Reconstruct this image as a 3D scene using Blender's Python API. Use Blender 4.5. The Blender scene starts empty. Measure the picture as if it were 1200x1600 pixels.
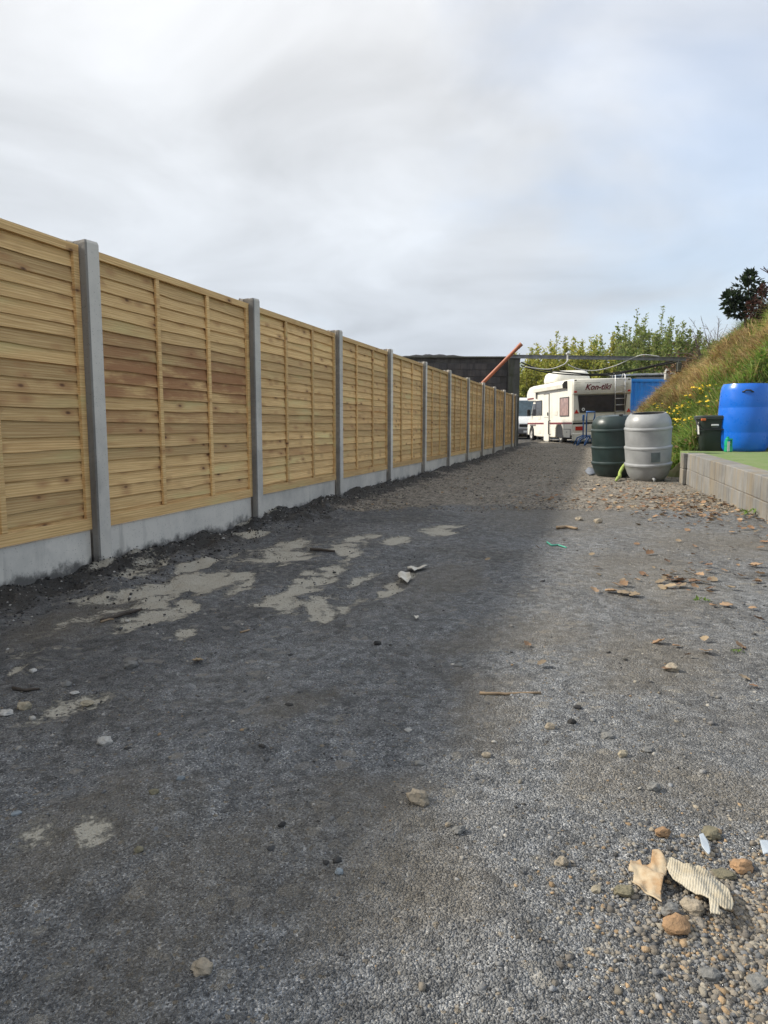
import bpy, math, random
import numpy as np
from mathutils import Vector, Matrix, noise, Euler

R = math.radians
sc = bpy.context.scene
COL = sc.collection

# ------------------------------------------------------------------ camera
PITCH = R(7.02); CAMZ = 0.80; FPX = 1100.0          # 1200x1600 photograph, focal length in its pixels
cam = bpy.data.cameras.new('camera'); cam.sensor_fit = 'VERTICAL'; cam.sensor_height = 36.0
cam.lens = FPX / 1600 * 36.0; cam.clip_start = 0.05; cam.clip_end = 6000
co = bpy.data.objects.new('camera', cam); COL.objects.link(co)
co.location = (0, 0, CAMZ); co.rotation_euler = (math.pi/2 - PITCH, 0, 0)
sc.camera = co

# ------------------------------------------------------------------ world
SUN_EL = R(36.0); SUN_AZ = R(-82.0)                  # azimuth clockwise from +Y
w = bpy.data.worlds.new('World'); sc.world = w; w.use_nodes = True
nt = w.node_tree; N = nt.nodes; L = nt.links; N.clear()
def wn(t, **k):
    n = N.new(t)
    for a, b in k.items(): setattr(n, a, b)
    return n
def wmath(op, a, b=None, c=None, clamp=False):
    n = wn('ShaderNodeMath', operation=op, use_clamp=clamp)
    for i, v in enumerate((a, b, c)):
        if v is None: continue
        if isinstance(v, (int, float)): n.inputs[i].default_value = v
        else: L.new(v, n.inputs[i])
    return n.outputs[0]
out = wn('ShaderNodeOutputWorld'); bg = wn('ShaderNodeBackground'); bg.inputs['Strength'].default_value = 0.10
L.new(bg.outputs[0], out.inputs[0])
sky = wn('ShaderNodeTexSky', sky_type='NISHITA'); sky.sun_disc = False
sky.sun_elevation = SUN_EL; sky.sun_rotation = SUN_AZ % (2*math.pi)
sky.air_density = 1.0; sky.dust_density = 1.5; sky.ozone_density = 1.0
tc = wn('ShaderNodeTexCoord'); sep = wn('ShaderNodeSeparateXYZ'); L.new(tc.outputs['Generated'], sep.inputs[0])
zc = wmath('MAXIMUM', sep.outputs['Z'], 0.0)
den = wmath('ADD', zc, 0.22)
cx = wmath('DIVIDE', sep.outputs['X'], den); cy = wmath('DIVIDE', sep.outputs['Y'], den)
comb = wn('ShaderNodeCombineXYZ'); L.new(cx, comb.inputs[0]); L.new(cy, comb.inputs[1])
n1 = wn('ShaderNodeTexNoise'); n1.inputs['Scale'].default_value = 1.15; n1.inputs['Detail'].default_value = 6
n1.inputs['Roughness'].default_value = 0.5; n1.inputs['Distortion'].default_value = 0.35
mp = wn('ShaderNodeMapping'); mp.inputs['Location'].default_value = (3.1, 1.7, 0.4)
L.new(comb.outputs[0], mp.inputs[0]); L.new(mp.outputs[0], n1.inputs['Vector'])
n2 = wn('ShaderNodeTexNoise'); n2.inputs['Scale'].default_value = 1.7; n2.inputs['Detail'].default_value = 7
n2.inputs['Roughness'].default_value = 0.55; n2.inputs['Distortion'].default_value = 0.5
mp2 = wn('ShaderNodeMapping'); mp2.inputs['Location'].default_value = (8.3, -2.2, 1.4)
L.new(comb.outputs[0], mp2.inputs[0]); L.new(mp2.outputs[0], n2.inputs['Vector'])
# cover of the cloud sheet: thinner towards the right of the yard
cov = wmath('SUBTRACT', n1.outputs['Fac'], wmath('MULTIPLY', sep.outputs['X'], 0.45))
mr = wn('ShaderNodeMapRange'); mr.interpolation_type = 'SMOOTHSTEP'
L.new(cov, mr.inputs['Value']); mr.inputs['From Min'].default_value = 0.16; mr.inputs['From Max'].default_value = 0.46
mr.inputs['To Min'].default_value = 0.50; mr.inputs['To Max'].default_value = 1.0
# overcast sheet: brighter overhead than at the horizon, mottled
lum = wmath('ADD', wmath('MULTIPLY', zc, 2.0), 4.2)
mot = wmath('ADD', wmath('MULTIPLY', n2.outputs['Fac'], 0.95), 0.50)
lum2 = wmath('MULTIPLY', lum, mot)
hor = wn('ShaderNodeMapRange'); L.new(zc, hor.inputs['Value']); hor.inputs['From Max'].default_value = 0.45
cm = wn('ShaderNodeMix', data_type='RGBA'); L.new(hor.outputs[0], cm.inputs['Factor'])
cm.inputs['A'].default_value = (0.89, 0.98, 1.085, 1); cm.inputs['B'].default_value = (0.975, 0.99, 1.015, 1)
vs = wn('ShaderNodeVectorMath', operation='SCALE'); L.new(cm.outputs['Result'], vs.inputs[0]); L.new(lum2, vs.inputs['Scale'])
skys = wn('ShaderNodeVectorMath', operation='SCALE'); L.new(sky.outputs[0], skys.inputs[0]); skys.inputs['Scale'].default_value = 1.45
mx = wn('ShaderNodeMix', data_type='RGBA'); L.new(mr.outputs[0], mx.inputs['Factor'])
L.new(skys.outputs[0], mx.inputs['A']); L.new(vs.outputs[0], mx.inputs['B'])
L.new(mx.outputs['Result'], bg.inputs['Color'])

# ------------------------------------------------------------------ sun, exposure
sl = bpy.data.lights.new('sun', 'SUN'); sl.energy = 3.2; sl.angle = R(3.5); sl.color = (1.0, 0.93, 0.82)
so = bpy.data.objects.new('sun', sl); COL.objects.link(so)
sd = Vector((math.sin(SUN_AZ)*math.cos(SUN_EL), math.cos(SUN_AZ)*math.cos(SUN_EL), math.sin(SUN_EL)))
so.rotation_euler = sd.to_track_quat('Z', 'Y').to_euler(); so.location = sd*60
vsn = sc.view_settings
vsn.view_transform = 'Standard'; vsn.look = 'None'; vsn.gamma = 1.0; vsn.use_curve_mapping = False
vsn.exposure = 0.84
sc.cycles.use_denoising = True
sc.cycles.max_bounces = 6

# ------------------------------------------------------------------ helpers
rnd = random.Random(7)
CP, SP = math.cos(PITCH), math.sin(PITCH)
def at(px, py, Y):
    """point of the place seen at a photograph pixel, Y metres ahead"""
    v = (py - 800)/FPX; h = Y*(SP + v*CP)/(CP - v*SP)
    return Vector(((px - 600)/FPX*(Y*CP + h*SP), Y, CAMZ - h))
def ground_at(px, py, z=0.0):
    v = (py - 800)/FPX; h = CAMZ - z; Y = h*(CP - v*SP)/(SP + v*CP)
    return Vector(((px - 600)/FPX*(Y*CP + h*SP), Y, z))
TH = R(17.09); FU = Vector((math.sin(TH), math.cos(TH), 0)); FN = Vector((math.cos(TH), -math.sin(TH), 0))
FX0 = -2.862
def fence_p(x, y): return (x - FX0)*FN.x + y*FN.y      # distance in front of the fence line
def sstep(a, b, x):
    t = min(1, max(0, (x - a)/(b - a))); return t*t*(3 - 2*t)
def nz(x, y, s, o=0.0): return noise.noise((x*s + o, y*s - o, o*1.7))
def gbase(x, y): return 0.10*sstep(14, 26, y)
def gz(x, y):
    """height of the yard surface"""
    z = gbase(x, y)
    if y > 60 or y < -2 or abs(x) > 40: return z
    z += 0.012*nz(x, y, 1.3, 3.1) + 0.006*nz(x, y, 4.0, 7.7)
    d = fence_p(x, y)
    if .3 < d < 3.6 and y < 14:   # shallow wheel ruts along the lane
        for c_, dp_ in ((1.55, .016), (3.0, .012)): z -= dp_*math.exp(-((d - c_ - .12*nz(x, y, .5, 21.0))/.14)**2)*(.6 + .8*nz(x, y, .7, 6.0)) - .4*dp_*math.exp(-((d - c_ - .30)/.10)**2)
    if -0.3 < d < 1.5:
        r = math.exp(-((d - 0.10)/0.22)**2)*(0.050 + 0.06*nz(x, y, 1.6, 5.5) + 0.04*nz(x, y, 7, 2.2) + .03*nz(x, y, 17, 4.2))
        z += max(0, r)
        z += sstep(1.4, .35, d)*(0.028*nz(x, y, 5.0, 1.1) + 0.020*nz(x, y, 12, 9.4))
    if y < 9:
        z += 0.0045*nz(x, y, 14, 4.4) + .006*nz(x, y, 6.5, 14.4)
        if y < 4: z += 0.0022*nz(x, y, 45, 8.8) + .0012*nz(x, y, 90, 18.8)
    else:
        z += 0.012*nz(x, y, 3.2, 6.1)
    return z

def tag(o, label=None, cat=None, group=None, kind=None):
    if label: o['label'] = label
    if cat: o['category'] = cat
    if group: o['group'] = group
    if kind: o['kind'] = kind
    return o
def empty(name, loc=(0, 0, 0), rz=0.0):
    o = bpy.data.objects.new(name, None); COL.objects.link(o); o.location = loc; o.rotation_euler = (0, 0, rz)
    o.empty_display_size = 0.1
    return o
def link(name, me, parent=None, loc=(0, 0, 0), rot=(0, 0, 0)):
    o = bpy.data.objects.new(name, me); COL.objects.link(o); o.parent = parent
    o.location = loc; o.rotation_euler = rot
    return o

class MB:
    """collects shapes and links them as one mesh"""
    def __init__(s): s.v = []; s.f = []; s.c = []
    def add(s, vs, fs, M=None):
        b = len(s.v)
        s.v += [tuple(M @ Vector(p)) if M else tuple(p) for p in vs]
        s.f += [tuple(i + b for i in f) for f in fs]
        return s
    def box(s, x0, x1, y0, y1, z0, z1, bev=0.0, M=None):
        if bev <= 0:
            vs = [(x, y, z) for z in (z0, z1) for y in (y0, y1) for x in (x0, x1)]
            return s.add(vs, [(0,2,3,1), (4,5,7,6), (0,1,5,4), (2,6,7,3), (0,4,6,2), (1,3,7,5)], M)
        b = min(bev, (x1-x0)/2.01, (y1-y0)/2.01, (z1-z0)/2.01); vs = []; fs = []
        # chamfered box: 24 verts
        idx = {}
        for sx in (0, 1):
            for sy in (0, 1):
                for sz in (0, 1):
                    X = (x0, x1)[sx]; Y = (y0, y1)[sy]; Z = (z0, z1)[sz]
                    dx = b if sx == 0 else -b; dy = b if sy == 0 else -b; dz = b if sz == 0 else -b
                    for k, p in enumerate(((X, Y+dy, Z+dz), (X+dx, Y, Z+dz), (X+dx, Y+dy, Z))):
                        idx[sx, sy, sz, k] = len(vs); vs.append(p)
        g = lambda *a: idx[a]
        for s_ in (0, 1):
            q = [g(s_,0,0,0), g(s_,0,1,0), g(s_,1,1,0), g(s_,1,0,0)]; fs.append(tuple(q if s_ == 0 else q[::-1]))
            q = [g(0,s_,0,1), g(1,s_,0,1), g(1,s_,1,1), g(0,s_,1,1)]; fs.append(tuple(q if s_ == 0 else q[::-1]))
            q = [g(0,0,s_,2), g(0,1,s_,2), g(1,1,s_,2), g(1,0,s_,2)]; fs.append(tuple(q if s_ == 0 else q[::-1]))
        for a in (0, 1):
            for c in (0, 1):
                fs.append((g(a,c,0,0), g(a,c,0,1), g(a,c,1,1), g(a,c,1,0)))
                fs.append((g(a,0,c,0), g(a,0,c,2), g(a,1,c,2), g(a,1,c,0)))
                fs.append((g(0,a,c,1), g(0,a,c,2), g(1,a,c,2), g(1,a,c,1)))
                for e in (0, 1): fs.append((g(a,c,e,0), g(a,c,e,1), g(a,c,e,2)))
        return s.add(vs, fs, M)
    def tube(s, pts, r, n=8, caps=True, M=None):
        pts = [Vector(p) for p in pts]; vs = []; fs = []; prev = None
        rs = r if isinstance(r, (list, tuple)) else [r]*len(pts)
        for i, p in enumerate(pts):
            t = (pts[min(i+1, len(pts)-1)] - pts[max(i-1, 0)]).normalized()
            a = prev if prev else (Vector((0, 0, 1)) if abs(t.z) < .9 else Vector((1, 0, 0)))
            a = (a - t*a.dot(t)).normalized(); prev = a; b = t.cross(a)
            for k in range(n):
                q = 2*math.pi*k/n; vs.append(p + (a*math.cos(q) + b*math.sin(q))*rs[i])
        for i in range(len(pts)-1):
            for k in range(n):
                fs.append((i*n+k, i*n+(k+1) % n, (i+1)*n+(k+1) % n, (i+1)*n+k))
        if caps: fs.append(tuple(range(n))[::-1]); fs.append(tuple((len(pts)-1)*n+k for k in range(n)))
        return s.add(vs, fs, M)
    def lathe(s, prof, n=40, M=None, cap=True):
        vs = []; fs = []
        for r, z in prof:
            for k in range(n):
                q = 2*math.pi*k/n; vs.append((r*math.cos(q), r*math.sin(q), z))
        for i in range(len(prof)-1):
            for k in range(n):
                fs.append((i*n+k, i*n+(k+1) % n, (i+1)*n+(k+1) % n, (i+1)*n+k))
        if cap:
            fs.append(tuple(range(n))[::-1]); fs.append(tuple((len(prof)-1)*n+k for k in range(n)))
        return s.add(vs, fs, M)
    def prism(s, poly, axis, a0, a1, M=None):
        """poly in the two other axes, extruded along axis"""
        n = len(poly); vs = []
        for a in (a0, a1):
            for p, q in poly:
                vs.append({'x': (a, p, q), 'y': (p, a, q), 'z': (p, q, a)}[axis])
        fs = [tuple(range(n))[::-1], tuple(range(n, 2*n))] + [(i, (i+1) % n, n+(i+1) % n, n+i) for i in range(n)]
        return s.add(vs, fs, M)
    def mesh(s, name, mat, smooth=False, colors=None):
        me = bpy.data.meshes.new(name); me.from_pydata(s.v, [], s.f); me.materials.append(mat)
        if smooth:
            me.polygons.foreach_set('use_smooth', [True]*len(me.polygons))
        if colors is not None:
            a = me.color_attributes.new('col', 'FLOAT_COLOR', 'POINT')
            a.data.foreach_set('color', np.asarray(colors, dtype=np.float32).ravel())
        me.update()
        return me
    def build(s, name, mat, parent=None, loc=(0, 0, 0), rot=(0, 0, 0), smooth=False, recalc=True, auto=None):
        me = s.mesh(name, mat, smooth)
        if recalc:
            import bmesh
            bm = bmesh.new(); bm.from_mesh(me); bmesh.ops.recalc_face_normals(bm, faces=bm.faces[:]); bm.to_mesh(me); bm.free()
        if auto is not None:
            me.polygons.foreach_set('use_smooth', [True]*len(me.polygons)); me.set_sharp_from_angle(angle=R(auto))
        return link(name, me, parent, loc, rot)

# ------------------------------------------------------------------ materials
class NT:
    def __init__(s, name):
        s.m = bpy.data.materials.new(name); s.m.use_nodes = True; s.t = s.m.node_tree
        s.b = s.t.nodes['Principled BSDF']; s.out = s.t.nodes['Material Output']
    def n(s, t, **k):
        x = s.t.nodes.new(t)
        for a, b in k.items(): setattr(x, a, b)
        return x
    def l(s, a, b): s.t.links.new(a, b)
    def set(s, sock, v):
        if isinstance(v, bpy.types.NodeSocket): s.l(v, sock)
        else: sock.default_value = v
    def math(s, op, a, b=0.0, clamp=False):
        x = s.n('ShaderNodeMath', operation=op, use_clamp=clamp); s.set(x.inputs[0], a); s.set(x.inputs[1], b); return x.outputs[0]
    def coord(s, kind='Object', scale=(1, 1, 1), loc=(0, 0, 0)):
        t = s.n('ShaderNodeTexCoord'); m = s.n('ShaderNodeMapping'); s.l(t.outputs[kind], m.inputs[0])
        s.set(m.inputs['Scale'], scale); s.set(m.inputs['Location'], loc); return m.outputs[0]
    def pos(s, scale=(1, 1, 1)):
        t = s.n('ShaderNodeNewGeometry'); m = s.n('ShaderNodeMapping'); s.l(t.outputs['Position'], m.inputs[0])
        m.inputs['Scale'].default_value = scale; return m.outputs[0]
    def noise(s, vec, scale, detail=4, rough=.55, dist=0.0):
        x = s.n('ShaderNodeTexNoise'); s.l(vec, x.inputs['Vector']); x.inputs['Scale'].default_value = scale
        x.inputs['Detail'].default_value = detail; x.inputs['Roughness'].default_value = rough
        x.inputs['Distortion'].default_value = dist; return x.outputs['Fac']
    def voro(s, vec, scale, feature='F1'):
        x = s.n('ShaderNodeTexVoronoi', feature=feature); s.l(vec, x.inputs['Vector']); x.inputs['Scale'].default_value = scale; return x
    def rng(s, v, a, b, c=0.0, d=1.0, smooth=True):
        x = s.n('ShaderNodeMapRange'); x.interpolation_type = 'SMOOTHSTEP' if smooth else 'LINEAR'
        s.set(x.inputs['Value'], v); s.set(x.inputs['From Min'], a); s.set(x.inputs['From Max'], b)
        x.inputs['To Min'].default_value = c; x.inputs['To Max'].default_value = d; return x.outputs[0]
    def mix(s, f, a, b, blend='MIX'):
        x = s.n('ShaderNodeMix', data_type='RGBA', blend_type=blend); s.set(x.inputs['Factor'], f)
        for k, v in (('A', a), ('B', b)):
            if isinstance(v, tuple) and len(v) == 3: v = v + (1,)
            s.set(x.inputs[k], v)
        return x.outputs['Result']
    def attr(s, name):
        x = s.n('ShaderNodeAttribute'); x.attribute_name = name; return x
    def bump(s, h, strength=.3, dist=.01, prev=None):
        x = s.n('ShaderNodeBump'); s.l(h, x.inputs['Height']); x.inputs['Strength'].default_value = strength
        x.inputs['Distance'].default_value = dist
        if prev is not None: s.l(prev, x.inputs['Normal'])
        return x.outputs[0]
    def end(s, col, rough=.8, normal=None, metal=0.0, spec=None):
        if isinstance(col, tuple): col = col + (1,) if len(col) == 3 else col
        s.set(s.b.inputs['Base Color'], col); s.set(s.b.inputs['Roughness'], rough); s.b.inputs['Metallic'].default_value = metal
        if spec is not None: s.b.inputs['Specular IOR Level'].default_value = spec
        if normal is not None: s.l(normal, s.b.inputs['Normal'])
        return s.m

def plain(name, col, rough=.6, var=.12, scale=8, bump=.05, metal=0.0, dirt=None, dirt_amt=.35, spec=None):
    """painted or moulded surface with uneven tone, fine relief and some dirt"""
    t = NT(name); v = t.coord()
    a = t.noise(v, scale, 5); k = t.rng(a, .3, .7, 1-var, 1+var)
    mulc = t.n('ShaderNodeVectorMath', operation='SCALE'); mulc.inputs[0].default_value = col; t.l(k, mulc.inputs['Scale'])
    c = mulc.outputs[0]
    if dirt:
        d = t.noise(v, scale*.45, 7, .65); c = t.mix(t.rng(d, .5, .75, 0, dirt_amt), c, dirt)
    rr = t.rng(t.noise(v, scale*3, 3), .3, .7, max(0, rough-.08), min(1, rough+.08))
    return t.end(c, rr, t.bump(t.noise(v, scale*12, 3), bump, .004), metal, spec)

M = {}
def make_wood():
    t = NT('treated_pine'); oi = t.n('ShaderNodeObjectInfo')
    tcn = t.n('ShaderNodeTexCoord'); off = t.n('ShaderNodeCombineXYZ')
    t.l(t.math('MULTIPLY', oi.outputs['Random'], 37.0), off.inputs[0]); t.l(t.math('MULTIPLY', oi.outputs['Random'], 91.0), off.inputs[2])
    ad = t.n('ShaderNodeVectorMath', operation='ADD'); t.l(tcn.outputs['Object'], ad.inputs[0]); t.l(off.outputs[0], ad.inputs[1])
    def mp(sx, sy, sz):
        m = t.n('ShaderNodeMapping'); t.l(ad.outputs[0], m.inputs[0]); m.inputs['Scale'].default_value = (sx, sy, sz); return m.outputs[0]
    # knots: sparse cells, each a dark eye that bends the grain round it
    vk = t.voro(mp(6.5, 0, 15.0), 1.0); vk.inputs['Randomness'].default_value = 1.0
    kd = vk.outputs['Distance']; kc = t.n('ShaderNodeSeparateColor'); t.l(vk.outputs['Color'], kc.inputs[0])
    on = t.rng(kc.outputs[0], .62, .66)
    knot = t.math('MULTIPLY', t.rng(kd, .19, .05), on)
    halo = t.math('MULTIPLY', t.rng(kd, .55, .1), on)
    wv = t.n('ShaderNodeTexWave', bands_direction='Z', wave_profile='SIN')
    t.l(mp(.55, .5, 9.0), wv.inputs['Vector']); wv.inputs['Scale'].default_value = 2.6; wv.inputs['Distortion'].default_value = 7.0
    wv.inputs['Detail'].default_value = 3; wv.inputs['Detail Scale'].default_value = .8
    tn = t.n('ShaderNodeAttribute'); tn.attribute_type = 'OBJECT'; tn.attribute_name = 'tone'; streak = t.noise(mp(.8, 5, 38), 2.2, 4, .6)
    grain = t.noise(mp(1.6, 20, 90), 2.0, 5, .6)
    tone = t.noise(mp(.9, 1, 5), 1.2, 3)
    c = t.mix(t.rng(wv.outputs['Fac'], .25, .95), (.80, .55, .255), (.67, .43, .170))
    c = t.mix(t.rng(grain, .35, .75), c, (.50, .295, .112))
    c = t.mix(t.rng(tone, .52, .78, 0, .65), c, (.60, .53, .23))       # greenish treatment salts
    c = t.mix(t.rng(t.noise(mp(.7, 1, 3), 1.7, 3), .55, .8, 0, .55), c, (.47, .26, .11))
    c = t.mix(t.rng(streak, .58, .72, 0, .55), c, (.36, .20, .075))
    k = t.math('MULTIPLY', t.rng(oi.outputs['Random'], 0, 1, .76, 1.14, False), t.math('ADD', 1.0, tn.outputs['Fac']))
    sm = t.n('ShaderNodeVectorMath', operation='SCALE'); t.l(c, sm.inputs[0]); t.l(k, sm.inputs['Scale']); c = sm.outputs[0]
    c = t.mix(t.math('MULTIPLY', halo, .7), c, (.40, .205, .08)); c = t.mix(knot, c, (.12, .055, .022))
    # water stain across the middle slats of one panel (slats carry the property 'stain')
    at_ = t.n('ShaderNodeAttribute'); at_.attribute_type = 'OBJECT'; at_.attribute_name = 'stain'
    sn = t.noise(mp(1.4, 1, 6), 1.6, 5, .6)
    st = t.math('MULTIPLY', at_.outputs['Fac'], t.rng(sn, .32, .58))
    c = t.mix(t.math('MULTIPLY', st, .9), c, (.31, .135, .052))
    h = t.math('ADD', grain, t.math('MULTIPLY', wv.outputs['Fac'], .5))
    return t.end(c, .75, t.bump(h, .35, .002))
M['wood'] = make_wood()

def make_concrete(name, col, dark, splash=True, bump=.25):
    t = NT(name); v = t.pos(); a = t.noise(v, 3.0, 6, .6); b = t.noise(v, 40, 4, .7); oi = t.n('ShaderNodeObjectInfo')
    c = t.mix(t.rng(a, .35, .7), col, dark)
    c = t.mix(t.rng(b, .55, .8, 0, .45), c, tuple(x*.55 for x in col))
    st = t.noise(t.pos((7, 7, .9)), 1.4, 5, .6); c = t.mix(t.rng(st, .56, .74, 0, .45), c, tuple(x*.5 for x in dark))
    k = t.rng(oi.outputs['Random'], 0, 1, .9, 1.1, False)
    sm = t.n('ShaderNodeVectorMath', operation='SCALE'); t.l(c, sm.inputs[0]); t.l(k, sm.inputs['Scale']); c = sm.outputs[0]
    if splash:   # mud splashed on the foot of it
        g = t.n('ShaderNodeNewGeometry'); s = t.n('ShaderNodeSeparateXYZ'); t.l(g.outputs['Position'], s.inputs[0])
        e = t.math('ADD', s.outputs['Z'], t.math('MULTIPLY', t.math('SUBTRACT', t.noise(v, 6, 5, .7), .5), -.22))
        c = t.mix(t.rng(e, .075, .02, 0, .85), c, (.055, .052, .048))
    pores = t.voro(v, 60).outputs['Distance']; c = t.mix(t.rng(pores, .17, .10, 0, .7), c, tuple(x*.35 for x in dark))
    return t.end(c, .85, t.bump(t.math('ADD', b, t.math('MULTIPLY', t.rng(pores, .0, .3), .6)), bump, .003))
M['concrete'] = make_concrete('precast_concrete', (.68, .635, .56), (.50, .475, .425))
M['dark_rough_concrete'] = make_concrete('dark_rough_concrete_side', (.26, .245, .22), (.17, .162, .15), True, .8)

def make_block(name, a_, b_, stain):
    t = NT(name); oi = t.n('ShaderNodeObjectInfo'); v = t.pos(); a = t.noise(v, 2.2, 6, .65); b = t.noise(v, 60, 4, .7)
    c = t.mix(t.rng(a, .35, .68), a_, b_)
    st = t.noise(t.pos((5, 5, .8)), 1.2, 5, .65); c = t.mix(t.rng(st, .42, .66, 0, .85), c, stain)
    s2 = t.noise(t.pos((9, 9, 1.6)), 1.5, 6, .7); c = t.mix(t.rng(s2, .50, .66, 0, .42), c, tuple(x*.5 for x in b_))
    c = t.mix(t.rng(b, .5, .8, 0, .4), c, tuple(x*.5 for x in a_))
    k = t.rng(oi.outputs['Random'], 0, 1, .88, 1.12, False)
    sm = t.n('ShaderNodeVectorMath', operation='SCALE'); t.l(c, sm.inputs[0]); t.l(k, sm.inputs['Scale'])
    return t.end(sm.outputs[0], .92, t.bump(b, .5, .004))
M['block'] = make_block('stained_concrete_block', (.235, .232, .220), (.150, .149, .143), (.24, .20, .14))
M['mortar'] = make_block('mortar', (.22, .205, .18), (.16, .148, .13), (.20, .15, .10))
M['dark_block'] = make_block('tarred_block', (.060, .060, .064), (.038, .038, .042), (.085, .080, .078))
M['dark_mortar'] = make_block('tarred_mortar', (.085, .083, .080), (.05, .05, .05), (.03, .03, .03))
M['pillar'] = make_block('mossy_pillar', (.10, .10, .095), (.065, .067, .06), (.055, .06, .035))

def make_ground():
    t = NT('yard_surface'); v = t.pos()
    A = t.attr('mask'); s = t.n('ShaderNodeSeparateColor'); t.l(A.outputs['Color'], s.inputs[0])
    silt, dirt, coarse = s.outputs[0], s.outputs[1], s.outputs[2]; soil = A.outputs['Alpha']
    g1 = t.voro(v, 300); g2 = t.voro(v, 140); gn = t.noise(v, 420, 2, .6); n_s = t.noise(v, 9, 6, .65); n_b = t.noise(v, 1.3, 5, .6)
    g3 = t.voro(v, 34)
    sc1 = t.n('ShaderNodeSeparateColor'); t.l(g1.outputs['Color'], sc1.inputs[0])
    sc2 = t.n('ShaderNodeSeparateColor'); t.l(g2.outputs['Color'], sc2.inputs[0])
    sc3 = t.n('ShaderNodeSeparateColor'); t.l(g3.outputs['Color'], sc3.inputs[0])
    # grains of dark blue-grey planings with pale chips
    c = t.mix(t.rng(sc1.outputs[0], .0, 1.0, 0, 1, False), (.080, .085, .091), (.290, .302, .312))
    c = t.mix(t.rng(sc1.outputs[1], .86, .95), c, (.50, .50, .49))
    c = t.mix(t.rng(sc2.outputs[0], .82, .93, 0, .7), c, (.28, .285, .28))
    c = t.mix(t.rng(sc2.outputs[1], .965, .985, 0, .8), c, (.27, .23, .17))
    c = t.mix(t.rng(n_b, .42, .70, 0, .55), c, t.mix(t.rng(sc1.outputs[2], .2, .9), (.075, .070, .063), (.235, .218, .19)))
    c = t.mix(t.rng(n_s, .58, .78, 0, .40), c, (.065, .062, .058))
    c = t.mix(t.rng(t.noise(v, 3.4, 6, .7), .52, .68, 0, .6), c, t.mix(sc1.outputs[2], (.050, .050, .050), (.15, .147, .14)))
    pale = t.noise(v, .9, 5, .6, .8); c = t.mix(t.rng(pale, .48, .72, 0, .55), c, t.mix(sc1.outputs[0], (.16, .168, .172), (.42, .425, .42)))
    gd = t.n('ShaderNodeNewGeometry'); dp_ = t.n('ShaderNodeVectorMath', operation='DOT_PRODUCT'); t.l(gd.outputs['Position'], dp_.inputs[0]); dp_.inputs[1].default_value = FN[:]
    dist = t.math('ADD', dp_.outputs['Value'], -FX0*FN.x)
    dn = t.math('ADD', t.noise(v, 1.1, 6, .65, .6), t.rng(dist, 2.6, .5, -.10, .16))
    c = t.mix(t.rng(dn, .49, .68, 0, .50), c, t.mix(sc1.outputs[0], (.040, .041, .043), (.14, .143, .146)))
    k3 = t.math('MULTIPLY', t.rng(sc3.outputs[1], 0, 1, .72, 1.22, False), t.rng(t.noise(v, 22, 4, .7), .3, .7, .78, 1.22))
    s3 = t.n('ShaderNodeVectorMath', operation='SCALE'); t.l(c, s3.inputs[0]); t.l(k3, s3.inputs['Scale']); c = s3.outputs[0]
    c = t.mix(t.rng(sc3.outputs[2], .955, .985, 0, .6), c, (.33, .31, .27))
    # brown earth between
    e = t.math('ADD', dirt, t.math('MULTIPLY', t.math('SUBTRACT', n_s, .5), .9))
    c = t.mix(t.rng(e, .35, 1.0, 0, .45), c, t.mix(sc1.outputs[2], (.115, .10, .078), (.30, .265, .205)))
    # coarse brown-grey gravel at the back
    cg = t.mix(sc3.outputs[0], (.13, .118, .10), (.56, .50, .41)); cg = t.mix(t.rng(n_b, .35, .7, 0, .35), cg, (.20, .18, .148))
    cg = t.mix(t.rng(sc2.outputs[0], .5, .9, 0, .6), cg, (.065, .058, .050))
    e = t.math('ADD', coarse, t.math('MULTIPLY', t.math('SUBTRACT', n_s, .5), .8)); c = t.mix(t.rng(e, .35, .65), c, cg)
    # wet black soil along the fence
    e = t.math('ADD', soil, t.math('MULTIPLY', t.math('SUBTRACT', n_s, .5), .9)); c = t.mix(t.rng(e, .35, .65, 0, .92), c, t.mix(t.noise(v, 60, 3), (.022, .021, .020), (.080, .074, .066)))
    # dried silt
    e = t.math('ADD', silt, t.math('ADD', t.math('MULTIPLY', t.math('ADD', t.math('SUBTRACT', t.noise(v, 11, 7, .75), .5), t.math('SUBTRACT', t.noise(v, 3.7, 4, .6), .5)), 1.9), t.math('MULTIPLY', t.math('SUBTRACT', t.noise(v, 75, 4, .7), .5), 1.0)))
    sf = t.rng(e, .36, .68, 0, .92); siltc = t.mix(t.noise(v, 4, 4), (.44, .415, .35), (.32, .30, .245))
    siltc = t.mix(t.rng(t.noise(v, 120, 2), .62, .72, 0, .7), siltc, (.07, .06, .05))
    c = t.mix(sf, c, siltc)
    h = t.math('ADD', t.math('ADD', t.math('MULTIPLY', t.rng(g3.outputs['Distance'], 0, .8), -.7), t.math('MULTIPLY', t.rng(g1.outputs['Distance'], 0, .8), -.6)), t.math('MULTIPLY', t.rng(g2.outputs['Distance'], 0, .8), -.7))
    hf = t.math('MULTIPLY', h, t.math('SUBTRACT', 1.0, t.math('MULTIPLY', sf, .8)))
    hb = t.math('ADD', hf, t.math('MULTIPLY', n_s, 1.0))
    return t.end(c, t.math('SUBTRACT', .92, t.math('MULTIPLY', soil, .25)), t.bump(hb, 1.0, .010), spec=.35)
M['ground'] = make_ground()

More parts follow.
